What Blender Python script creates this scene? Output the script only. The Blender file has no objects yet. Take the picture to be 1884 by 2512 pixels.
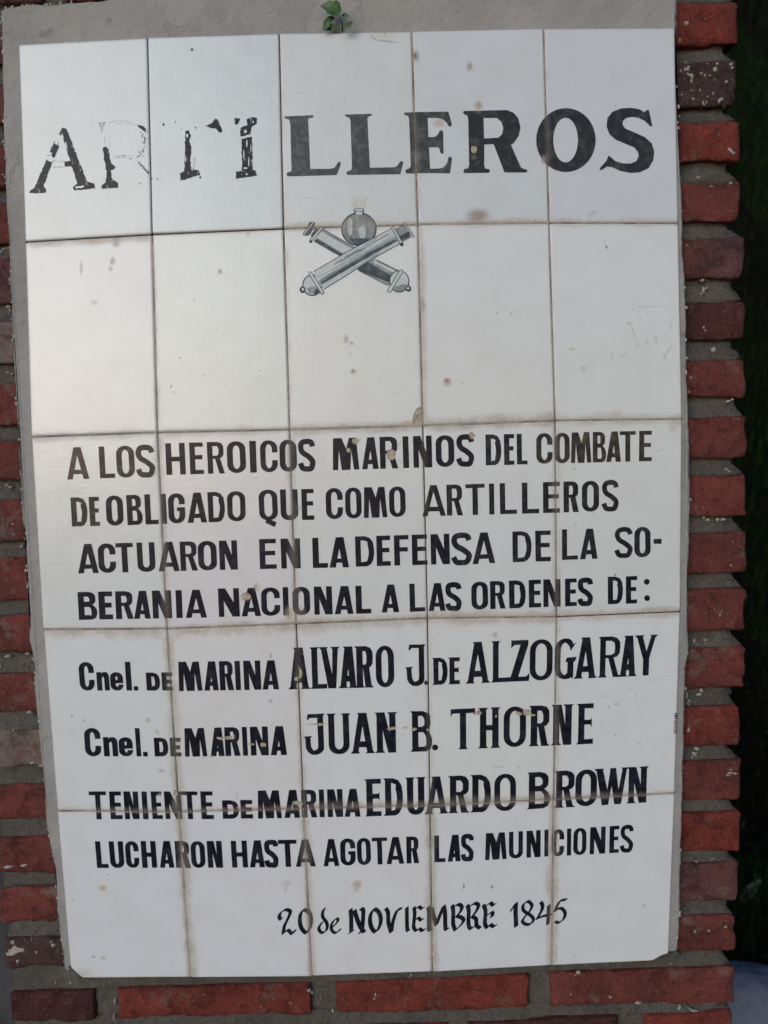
import bpy, bmesh, math, random
from mathutils import Vector, Matrix, noise
from mathutils.geometry import delaunay_2d_cdt
random.seed(7)
S = bpy.context.scene
COL = S.collection
# ------------------------------------------------------------------ camera
Z0 = 1.5                      # height of the plaque's top left corner above the ground
CAM = Vector((0.392939, -0.942597, -0.467848 + Z0))
F, CX, CY = 2030.0, 942.0, 1256.0          # focal length and centre in pixels of the 1884 x 2512 photograph
RIGHT = Vector((0.999581, -0.014009, -0.025329))
DOWN = Vector((-0.026415, -0.083720, -0.996139))
FWD = Vector((0.011835, 0.996391, -0.084055))
cd = bpy.data.cameras.new('camera'); cam = bpy.data.objects.new('camera', cd); COL.objects.link(cam)
cd.sensor_fit = 'VERTICAL'; cd.sensor_height = 24; cd.lens = F * 24 / 2512
cd.clip_start = 0.05; cd.clip_end = 200
m = Matrix((RIGHT, -DOWN, -FWD)).transposed().to_4x4(); m.translation = CAM
cam.matrix_world = m
S.camera = cam
cd.dof.use_dof = True; cd.dof.focus_distance = 0.95; cd.dof.aperture_fstop = 2.8
# ------------------------------------------------------------------ sky, sun, exposure
w = bpy.data.worlds.new('World'); S.world = w; w.use_nodes = True
nt = w.node_tree; bg = nt.nodes['Background']; sky = nt.nodes.new('ShaderNodeTexSky')
SUN_EL, SUN_AZ = math.radians(13), math.radians(205)      # azimuth from +Y, clockwise: behind the photographer, from the left
sky.sky_type = 'NISHITA'; sky.sun_disc = False; sky.sun_elevation = SUN_EL; sky.sun_rotation = SUN_AZ
sky.air_density = 1.0; sky.dust_density = 0.8; sky.ozone_density = 3.0
nt.links.new(sky.outputs[0], bg.inputs[0]); bg.inputs[1].default_value = 0.15
sl = bpy.data.lights.new('sun', 'SUN'); sun = bpy.data.objects.new('sun', sl); COL.objects.link(sun)
sl.energy = 0.9; sl.angle = math.radians(38); sl.color = (1.0, 0.99, 0.98)
sd = Vector((math.sin(SUN_AZ) * math.cos(SUN_EL), math.cos(SUN_AZ) * math.cos(SUN_EL), math.sin(SUN_EL)))
sun.rotation_euler = sd.to_track_quat('Z', 'Y').to_euler()
S.view_settings.view_transform = 'Standard'; S.view_settings.look = 'None'
S.view_settings.gamma = 1; S.view_settings.exposure = 0.1
S.view_settings.use_curve_mapping = False

# ------------------------------------------------------------------ helpers
def at(px, py, Y=0.0):
    """photograph pixel -> point on the vertical plane at depth Y"""
    d = RIGHT * ((px - CX) / F) + DOWN * ((py - CY) / F) + FWD
    return CAM + d * ((Y - CAM.y) / d.y)
def zp(ox, oy, s):                       # coordinates read off an enlarged crop -> photograph pixels
    return lambda x, y: (ox + x / s, oy + y / s)
def ob(name, me, mat=None, parent=None, loc=None, **props):
    if isinstance(me, bmesh.types.BMesh):
        b = me; me = bpy.data.meshes.new(name); b.to_mesh(me); b.free()
    o = bpy.data.objects.new(name, me); COL.objects.link(o)
    if mat is not None and me is not None:
        for q in (mat if isinstance(mat, (list, tuple)) else [mat]): me.materials.append(q)
    if parent: o.parent = parent
    if loc is not None: o.location = loc
    for k, v in props.items(): o[k] = v
    return o
def thing(name, loc, label, category, group=None, rot=(0, 0, 0)):
    o = bpy.data.objects.new(name, None); COL.objects.link(o); o.location = loc; o.rotation_euler = rot
    o['label'] = label; o['category'] = category
    if group: o['group'] = group
    return o

class NT:
    def __init__(s, name):
        s.m = bpy.data.materials.new(name); s.m.use_nodes = True; s.t = s.m.node_tree
        s.b = s.t.nodes['Principled BSDF']
    def n(s, typ, ins=None, **kw):
        x = s.t.nodes.new(typ)
        for k, v in kw.items(): setattr(x, k, v)
        for k, v in (ins or {}).items(): s.set(x, k, v)
        return x
    def set(s, x, k, v):
        i = x.inputs[k]
        if isinstance(v, bpy.types.NodeSocket): s.t.links.new(v, i)
        else: i.default_value = v
    def math(s, op, a, b=0.0, c=None, clamp=False):
        x = s.n('ShaderNodeMath', {0: a, 1: b}, operation=op, use_clamp=clamp)
        if c is not None: s.set(x, 2, c)
        return x.outputs[0]
    def noise(s, vec, scale, detail=3, rough=.6, out=0, dist=0.0):
        return s.n('ShaderNodeTexNoise', {'Vector': vec, 'Scale': scale, 'Detail': detail, 'Roughness': rough, 'Distortion': dist}).outputs[out]
    def ramp(s, v, a, b, lo=0.0, hi=1.0, smooth=True):
        return s.n('ShaderNodeMapRange', {0: v, 1: a, 2: b, 3: lo, 4: hi}, interpolation_type='SMOOTHSTEP' if smooth else 'LINEAR').outputs[0]
    def mix(s, f, a, b, mode='MIX'):
        x = s.n('ShaderNodeMix', data_type='RGBA', blend_type=mode)
        s.set(x, 0, f)
        s.set(x, 6, a if isinstance(a, bpy.types.NodeSocket) else (*a, 1)); s.set(x, 7, b if isinstance(b, bpy.types.NodeSocket) else (*b, 1))
        return x.outputs[2]
    def bump(s, h, strength, dist, normal=None):
        x = s.n('ShaderNodeBump', {'Height': h, 'Strength': strength, 'Distance': dist})
        if normal is not None: s.set(x, 'Normal', normal)
        return x.outputs[0]
    def coord(s, which='Object'): return s.n('ShaderNodeTexCoord').outputs[which]
    def fin(s, col, rough, nrm=None, spec=.5, sss=0.0):
        s.set(s.b, 'Base Color', col if isinstance(col, bpy.types.NodeSocket) else (*col, 1)); s.set(s.b, 'Roughness', rough)
        s.set(s.b, 'Specular IOR Level', spec)
        if nrm is not None: s.set(s.b, 'Normal', nrm)
        return s.m

# ------------------------------------------------------------------ tile grid: joint crossings read off the photograph
GR = [[(44.7,108),(361.5,91),(684.8,81),(1010,76),(1333.6,69),(1655.5,68)],
      [(61,593.5),(373,575),(695.4,561),(1025.5,551),(1347,547),(1665,548)],
      [(76,1072),(386,1061),(710.5,1054),(1037.6,1044.5),(1362,1032),(1674.5,1028)],
      [(105,1544.5),(410,1542.6),(727,1530.5),(1049,1517),(1366,1513.5),(1670.5,1501)],
      [(140,1990),(439,1992),(744.6,1984),(1055,1977),(1359,1961.6),(1656.5,1946.5)],
      [(178,2402),(467.5,2399),(764,2397),(1061.4,2385.6),(1354.4,2370),(1640,2357)]]
GP = [[(at(*p).x, at(*p).z) for p in r] for r in GR]      # the same in metres on the plane of the tiles
def lean(x, y):
    """how far an upright leans at a photograph pixel (dx per dy)"""
    r = 0
    while r < 4 and y > GR[r + 1][2][1]: r += 1
    s = [( (GR[r+1][c][0] - GR[r][c][0]) / (GR[r+1][c][1] - GR[r][c][1]), (GR[r+1][c][0] + GR[r][c][0]) / 2) for c in range(6)]
    for c in range(5):
        if x <= s[c + 1][1] or c == 4:
            t = (x - s[c][1]) / (s[c + 1][1] - s[c][1]); return s[c][0] * (1 - t) + s[c + 1][0] * t

# ------------------------------------------------------------------ stains, chips and cracks on the glaze: (px, py, rx, ry, angle, kind, strength)
BR, TAN, PINK, GREY, DARK, YEL = (.16,.11,.08), (.50,.40,.31), (.47,.34,.29), (.30,.28,.26), (.012,.010,.010), (.50,.43,.30)
SPOTS = [
 (471,122,4,4,0,DARK,1),(1152,163,6,11,10,BR,.75),(1152,163,12,17,0,TAN,.45),(1018,138,5,9,0,DARK,.8),(1020,138,12,17,0,BR,.5),
 (1174,258,9,10,0,BR,.7),(1174,262,13,17,0,TAN,.6),(1077,303,16,11,0,TAN,.75),(1162.5,367,8,10,0,YEL,1),(1162,386,8,8,0,GREY,.6),
 (1173,530,26,16,0,TAN,.9),(1173,530,34,22,0,BR,.45),(944,84,46,19,-4,YEL,.28),(948,101,34,2.2,8,BR,.55),(916,92,3,14,-40,BR,.35),(944,78,2,12,0,BR,.6),(1333.6,392,9,13,0,PINK,.9),
 (1453,524,14,5,-20,GREY,.35),(817,267,1.6,1.6,0,DARK,.8),(1086,267,1.6,1.6,0,DARK,.7),(958,136,1.2,1.2,0,DARK,.8),
 (868,86,22,16,0,GREY,.25),(760,486,26,2,8,GREY,.3),(1313,541,1.8,1.8,0,DARK,.9),(1510,260,1.5,3,0,GREY,.8),
 (284,592,15,13,0,BR,.55),(284,600,9,10,0,BR,.5),(230,593,60,8,0,TAN,.6),(609,574,8,8,0,TAN,.6),(199,656,5,20,8,BR,.6),(276,640,7,13,20,BR,.7),(270,659,6,8,0,BR,.6),
 (231,742,10,8,0,GREY,.5),(539,666,9,10,0,TAN,.6),(541,666,4,6,-20,BR,.8),(441,878,4,1.6,0,DARK,.7),(420,948,2,5,20,DARK,.9),(426,962,1.8,1.8,0,DARK,1),
 (476,736,3.5,3.5,0,GREY,.6),(533,809,1.8,1.8,0,DARK,.7),(502,919.5,2.4,2.4,0,BR,.7),(639,909,2.4,1.5,0,DARK,.8),
 (849,834,9,9,0,TAN,.9),(863,842,8,6,40,TAN,.9),(850,826,5,6,0,BR,.45),(860,868,6,4,0,TAN,.35),(868,912,9,9,0,TAN,.65),(866,910,5,6,0,BR,.7),
 (1037,747,7,20,0,GREY,.75),(1097,938,13,13,0,PINK,.75),(1096,934,8,6,0,BR,.65),(1134,941,5,3,0,GREY,.4),(1218.5,767,2,2,0,DARK,.8),(1253,770,2,5,40,GREY,.8),
 (976,963,4,3,0,GREY,.25),(1006,962,4,3,0,GREY,.25),(1271,763,1.5,1.5,0,DARK,.7),(1269,731,1.2,1.2,0,DARK,.6),(1280,763,1.2,1.2,0,DARK,.6),
 (1488,606,2.2,5,-15,DARK,.9),(1484,594,2,7,-15,YEL,.6),(1402,857,10,6,0,YEL,.5),(1431,904,9,8,30,YEL,.45),(1543.7,793,5,5,0,YEL,.7),(1555,817,2.5,22,-20,PINK,.45),(1564,846,5,6,0,TAN,.4),
 (1502,872,2.2,15,-18,PINK,.45),(1530,870,11,3,-30,PINK,.4),(1587,838,4,8,0,PINK,.45),(1609,832,3.5,14,-12,PINK,.4),(1646,800,5,14,0,GREY,.18),(1639,861,3,22,38,GREY,.35),(1631,876,6,6,0,GREY,.4),
 (1600,752,62,1.0,-1,GREY,.45),(1551,759,1.6,1.6,0,DARK,.9),(1588,770,6,6,0,YEL,.25),
 (1026,1022,13,24,20,TAN,.95),(1000,1038,22,8,-10,TAN,.8),(1022,1024,4,18,35,BR,.5),
 (872,1082,9,8,0,YEL,1),(881,1080,6,6,0,TAN,.6),(854.6,1104,6,6.5,0,YEL,1),(959.5,1115,12,15,10,TAN,1),(961,1122,7,7,0,YEL,1),(1158,1068.6,8,9,0,TAN,1),(1158,1066,4,4,0,PINK,.8),
 (984,1084,1.1,16,45,GREY,.6),(984,1134,1.1,16,-45,GREY,.5),(1408,1150.5,6,4,0,GREY,.4),(627,1172,6,2,0,GREY,.45),(1475,1112,1.5,1.5,0,DARK,.2),(1615,1105,24,1.3,-12,GREY,.4),
 (855,1160,1.5,1.5,0,DARK,.8),(785,1252,2,2,0,GREY,.8),(499,1307,1.5,1.5,0,DARK,.8),(608,1318,1.5,1.5,0,DARK,.8),(735,1247,10,8,0,GREY,.3),(266,1179,4,4,0,GREY,.01),
 (604,1463,12,9,0,YEL,1),(602,1467,14,9,0,TAN,.5),(625,1441,4,14,25,BR,.5),(631,1442,9,12,0,TAN,.45),(1509,1410,3.5,4,0,BR,.7),(709,1506,12,22,0,TAN,.85),(740,1500,14,18,0,TAN,.35),(142,1385,46,1,2,GREY,.35),(1412,1288,2.4,2.4,0,BR,.6),
 (1455,1261,2,2,0,BR,.5),(1365,1496,14,16,0,GREY,.35),
 (176,1757.6,3,4,0,GREY,.8),(207,1768,3,5,0,GREY,.6),(363,1767,8,7,0,TAN,.6),(386,1797,5,12,-30,TAN,.55),(276,1619,2,2,0,GREY,.6),(664,1608,4,9,0,TAN,.8),(664,1720,6,6,0,GREY,.45),
 (735,1651,7,14,0,YEL,1),(728,1665,7,6,0,YEL,1),(741,1604,2,2,0,YEL,.9),(1215,1557,8,8,0,PINK,.6),(760,1550,26,14,0,YEL,.3),(785,1777,9,4,0,YEL,1),(778,1776,32,3,0,BR,.45),(961,1787,13,4,-6,YEL,1),
 (994,1785,8,4,0,PINK,.75),(1016,1789,7,4,-6,YEL,1),(1175,1749,7,6,30,PINK,1),(1166,1748,9,3,0,TAN,.6),(1216.5,1757,2.6,3.5,0,YEL,1),(1292.5,1748,12,8,0,YEL,1),(1273,1750,9,4,20,YEL,1),(1307,1754,7,3,0,YEL,1),
 (541,1811,11,4.5,6,YEL,1),(561,1810,11,4.5,-8,YEL,1),(575,1807,3,7,0,YEL,.9),(618,1825.5,8,2.6,0,YEL,1),(645,1827,8,6,20,YEL,1),(519,1855,7,4,0,TAN,.8),(500,1858,9,4,0,TAN,.3),(403,1666,1,1,0,GREY,.01),(212,1788,7,4,0,GREY,.01),
 (1513,1727,9,5,0,TAN,.45),(1493,1735,4,5,0,GREY,.5),(1561,1706,1.8,17,-10,TAN,.4),(1484,1707,9,5,0,TAN,.25),(1550,1690,20,1,-18,GREY,.4),(1620,1668,46,.9,-2,GREY,.3),(1510,1803,5,3,-30,GREY,.4),(1568,1824,7,3,0,GREY,.3),
 (1512,1841,3,1.5,0,GREY,.4),(1476,1775,2,14,10,GREY,.15),
 (1222,1881,18,2,3,GREY,.4),(1273,1882.5,6,4,0,GREY,.35),(434,1945,9,8,0,TAN,1),(434,1972,15,22,0,GREY,.6),(583,1981,3,3,0,YEL,1),(730,1970,14,6,10,YEL,1),(745,1968,8,14,0,GREY,.5),(581,1952,4,8,0,TAN,.3),(391,1948,5,4,0,TAN,.9),
 (395.6,1890,12,7,0,TAN,.5),(252,2179,11,10,0,TAN,.75),(264,2146,4,1.4,-10,DARK,.6),(246,2151,8,1.2,0,GREY,.3),(229,2346.6,6,4,0,BR,.45),(253,2349,8,7,0,TAN,.6),(178,2208,3,3,0,BR,.4),
 (704,2166,14,9,0,TAN,.35),(701,2180,4,12,10,TAN,.4),(876,2170,13,13,0,TAN,.8),(874,2184,9,8,20,TAN,.35),(1138,2174,2.5,7,0,BR,.85),(1133,2182,2,6,30,TAN,.4),(1207,2176,3.2,5,0,DARK,.55),(1207,2175,6,6,0,GREY,.3),
 (1579,2222,3.5,3.5,0,GREY,.7),(1616,2245.5,1.6,1.4,0,DARK,.8),(1443,2050,1,1,0,GREY,.1),(577,1820,2,2,0,GREY,.01),(642,2262,5,2,0,GREY,.25),(1110,2360,7,3,0,GREY,.01),(1509,2002,2,2,0,GREY,.4),
 (205,2388,24,16,0,TAN,.4),(422,2363,3,3,0,GREY,.4),(1409,2347,3,3,0,GREY,.4),(1668,1040,7,6,0,YEL,.6),(1652,1046,14,18,0,GREY,.3),
]
def inside(p, q):
    s = None
    for i in range(len(q)):
        a, b = q[i], q[(i + 1) % len(q)]
        c = (b[0]-a[0])*(p[1]-a[1]) - (b[1]-a[1])*(p[0]-a[0])
        if s is None: s = c > 0
        elif (c > 0) != s: return False
    return True
def tile_of(p):
    for r in range(5):
        for c in range(5):
            if inside(p, [GR[r][c], GR[r][c+1], GR[r+1][c+1], GR[r+1][c]]): return r, c
    return None
TS = {}
for sp in SPOTS:
    k = tile_of(sp[:2])
    if k: TS.setdefault(k, []).append(sp)
# grime creeping in from the joints: per tile ((strength, width mm) for left, right, top, bottom)
GM = {(0,0):((.2,2),(.2,2),(.15,2),(.45,5)),(0,1):((.1,2),(.2,3),(.1,2),(.45,4)),(0,2):((.5,4),(.5,4),(.15,3),(.8,8)),(0,3):((.6,5),(.4,3),(.2,3),(.9,8)),(0,4):((.5,5),(.2,3),(.35,5),(.75,7)),
      (1,0):((.3,4),(.5,4),(.75,9),(.6,6)),(1,1):((.55,5),(.3,3),(.4,5),(.6,6)),(1,2):((.55,6),(.55,5),(.5,6),(.8,8)),(1,3):((.8,8),(.25,3),(.5,6),(.95,11)),(1,4):((.45,4),(.25,3),(.6,6),(.8,9)),
      (2,0):((.15,3),(.55,7),(.65,7),(.8,5)),(2,1):((.75,7),(.7,7),(.75,7),(.9,7)),(2,2):((.6,7),(.35,5),(.9,9),(1,9)),(2,3):((.4,5),(.6,6),(1,9),(1,10)),(2,4):((.6,7),(.3,4),(.75,8),(.95,9)),
      (3,0):((.3,4),(.8,9),(1,14),(.8,6)),(3,1):((.9,10),(.6,6),(1,14),(.9,6)),(3,2):((.6,6),(.5,5),(1,12),(1,9)),(3,3):((.5,6),(.4,4),(.9,11),(1,10)),(3,4):((.75,7),(.2,3),(.85,8),(.85,7)),
      (4,0):((.2,3),(1,7),(.65,4),(.25,5)),(4,1):((1,11),(.85,7),(.65,4),(.2,3)),(4,2):((.95,9),(.9,8),(.6,4),(.2,3)),(4,3):((1,9),(1,10),(.8,6),(.2,3)),(4,4):((1,9),(.15,2),(.6,4),(.15,3))}

# ------------------------------------------------------------------ glazed tile / painted lettering material
def glaze(r, c, paint=None, wear=0.0, name=None, mottle=None):
    N = NT(name or 'glazed tile')
    uvt = N.n('ShaderNodeUVMap', uv_map='tile').outputs[0]         # 0..1 across the tile
    uvp = N.n('ShaderNodeUVMap', uv_map='panel').outputs[0]        # metres on the plaque
    sx = N.n('ShaderNodeSeparateXYZ', {0: uvt})
    u, v = sx.outputs[0], sx.outputs[1]
    rnd = random.Random(r * 7 + c)
    row_glare_tint = {0: (.66,.672,.685), 1: (.745,.745,.738), 2: (.735,.735,.735), 3: (.765,.765,.775), 4: (.775,.775,.795)}[r]  # row tints, with the top greyed and lower rows lightened against the sun's glare
    if (r, c) in ((0, 0), (0, 1)): row_glare_tint = (.65, .675, .69)
    base = tuple(k * rnd.uniform(.97, 1.0) for k in row_glare_tint)
    n1 = N.noise(uvp, 22, 4, .6)
    white = N.mix(N.ramp(n1, .35, .75), base, tuple(k * q for k, q in zip(base, (.955, .945, .935))))
    fine = N.noise(uvp, 900, 2, .5)
    white = N.mix(N.math('MULTIPLY', N.ramp(fine, .62, .8), .10), white, (.35, .32, .30))
    if paint is None:
        col = white
    else:
        d, l = paint, mottle or tuple(min(1, k * 1.9 + .012) for k in paint)
        pn = N.noise(uvp, 95, 5, .65, dist=.6)
        col = N.mix(N.ramp(pn, .42, .72), d, l)
        if wear > 0:
            st = N.n('ShaderNodeMapping', {'Vector': uvp, 'Rotation': (0, 0, .25), 'Scale': (260, 90, 1)}).outputs[0]
            wn = N.noise(st, 1.0, 4, .7)
            col = N.mix(N.ramp(wn, .62 - wear * .14, .65 - wear * .14), col, white)
    # edge grime
    edge_n = N.noise(uvp, 38, 3, .55)
    g = None
    for k, (st, wd) in enumerate(GM[(r, c)]):
        wd *= .85
        d = {0: N.math('MULTIPLY', u, 150), 1: N.math('MULTIPLY_ADD', u, -150, 150), 2: N.math('MULTIPLY_ADD', v, -225, 225), 3: N.math('MULTIPLY', v, 225)}[k]
        e = N.math('MULTIPLY_ADD', edge_n, -wd * 2.0, N.math('ADD', d, wd * 1.0))
        mk = N.math('MULTIPLY', N.ramp(e, wd * 1.45, wd * -.05), st)
        g = mk if g is None else N.math('MAXIMUM', g, mk)
    gn = N.noise(uvp, 240, 4, .65)
    gcol = N.mix(N.ramp(gn, .35, .7), (.40,.335,.27), (.50,.44,.37))
    gcol = N.mix(N.ramp(N.noise(uvp, 30, 2), .5, .75), gcol, (.33, .275, .22))
    gcol = N.mix(N.math('MULTIPLY', N.ramp(N.noise(uvp, 330, 3, .6), .60, .66), .8), gcol, (.74, .71, .66))
    gf = N.math('MULTIPLY', g, .85 if paint is None else .30, clamp=True)
    col = N.mix(gf, col, gcol)
    rough = N.math('MULTIPLY_ADD', gf, .45, .25 if paint is None else .30)
    # spots
    hgt = None
    ds = N.noise(uvp, 210, 4, .7, out=1)
    dv = N.n('ShaderNodeVectorMath', {0: ds, 1: (.5, .5, .5)}, operation='SUBTRACT').outputs[0]
    for (px, py, rx, ry, ang, cl, stg) in TS.get((r, c), []):
        P = at(px, py); k = at(px + 1, py).x - P.x
        fr = .0042 if min(rx, ry) > 4 else .0012
        wv = N.n('ShaderNodeVectorMath', {0: dv, 1: (fr, fr, 0)}, operation='MULTIPLY').outputs[0]
        pv = N.n('ShaderNodeVectorMath', {0: uvp, 1: wv}, operation='ADD').outputs[0]
        pv = N.n('ShaderNodeVectorMath', {0: pv, 1: (P.x, P.z - Z0, 0)}, operation='SUBTRACT').outputs[0]
        mp = N.n('ShaderNodeMapping', {'Vector': pv, 'Rotation': (0, 0, math.radians(ang)), 'Scale': (1, 1, 1)}).outputs[0]
        mp = N.n('ShaderNodeVectorMath', {0: mp, 1: (1/(rx*k), 1/(ry*k), 0)}, operation='MULTIPLY').outputs[0]
        ln = N.n('ShaderNodeVectorMath', {0: mp}, operation='LENGTH').outputs['Value']
        hard = stg >= .95
        mk = N.ramp(ln, 1.0 if hard else 1.25, .86 if hard else .25)
        fct = N.math('MULTIPLY', mk, stg if (paint is None or hard) else stg * .6)
        if hard and cl is not DARK:
            ccol = N.mix(N.ramp(gn, .35, .65), tuple(q * 1.12 for q in cl), tuple(q * .72 for q in cl))
            hgt = mk if hgt is None else N.math('MAXIMUM', hgt, mk)
            rough = N.math('MAXIMUM', rough, N.math('MULTIPLY', mk, .85))
        else: ccol = cl
        col = N.mix(fct, col, ccol)
    h = N.math('MULTIPLY', N.noise(uvp, 260, 2, .5), .9)
    nr = N.bump(h, .10, .0012)
    h2 = N.noise(uvp, 34, 2, .5)
    nr = N.bump(h2, .25, .0012, nr)
    if hgt is not None: nr = N.bump(N.math('SUBTRACT', 1.0, N.math('MULTIPLY', hgt, N.math('ADD', .7, gn))), .9, .0009, nr)
    return N.fin(col, rough, nr, .7 if paint is None else .18)

# ------------------------------------------------------------------ flat painting: glyphs as lists of (sign, polygon)
def hull(pts):
    pts = sorted(set(pts))
    def half(ps):
        o = []
        for p in ps:
            while len(o) > 1 and (o[-1][0]-o[-2][0])*(p[1]-o[-2][1]) - (o[-1][1]-o[-2][1])*(p[0]-o[-2][0]) <= 0: o.pop()
            o.append(p)
        return o[:-1]
    return half(pts) + half(pts[::-1])
def spline(P, n=5, closed=False):
    out = []
    L = len(P); rng = range(L if closed else L - 1)
    for i in rng:
        if closed: p0, p1, p2, p3 = P[(i-1) % L], P[i], P[(i+1) % L], P[(i+2) % L]
        else: p0, p1, p2, p3 = P[max(i-1, 0)], P[i], P[i+1], P[min(i+2, L-1)]
        for k in range(n):
            t = k / n
            out.append(tuple(.5 * ((2*p1[a]) + (-p0[a]+p2[a])*t + (2*p0[a]-5*p1[a]+4*p2[a]-p3[a])*t*t + (-p0[a]+3*p1[a]-3*p2[a]+p3[a])*t**3) for a in (0, 1)))
    if not closed: out.append(P[-1])
    return out
def ribbon(P, wd):
    """constant or varying width band along P as one polygon; wd a number or a list"""
    L, R = [], []
    n = len(P)
    for i in range(n):
        a, b = P[max(i-1, 0)], P[min(i+1, n-1)]
        dx, dy = b[0]-a[0], b[1]-a[1]; d = math.hypot(dx, dy) or 1
        k = (wd[min(i, len(wd)-1)] if isinstance(wd, list) else wd) / 2
        L.append((P[i][0] - dy/d*k, P[i][1] + dx/d*k)); R.append((P[i][0] + dy/d*k, P[i][1] - dx/d*k))
    return [[L[i], L[i+1], R[i+1], R[i]] for i in range(n-1)]
def rrect(x0, y0, x1, y1, rx, ry, n=4):
    o = []
    rx = min(rx, (x1-x0)/2); ry = min(ry, (y1-y0)/2)
    for (cx, cy, a0) in ((x1-rx, y0+ry, -90), (x1-rx, y1-ry, 0), (x0+rx, y1-ry, 90), (x0+rx, y0+ry, 180)):
        for k in range(n+1):
            a = math.radians(a0 + 90*k/n); o.append((cx + rx*math.cos(a), cy + ry*math.sin(a)))
    return o
def ell(cx, cy, rx, ry, n=28): return [(cx + rx*math.cos(2*math.pi*k/n), cy + ry*math.sin(2*math.pi*k/n)) for k in range(n)]
def rect(x0, y0, x1, y1): return [(x0, y0), (x1, y0), (x1, y1), (x0, y1)]

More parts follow.
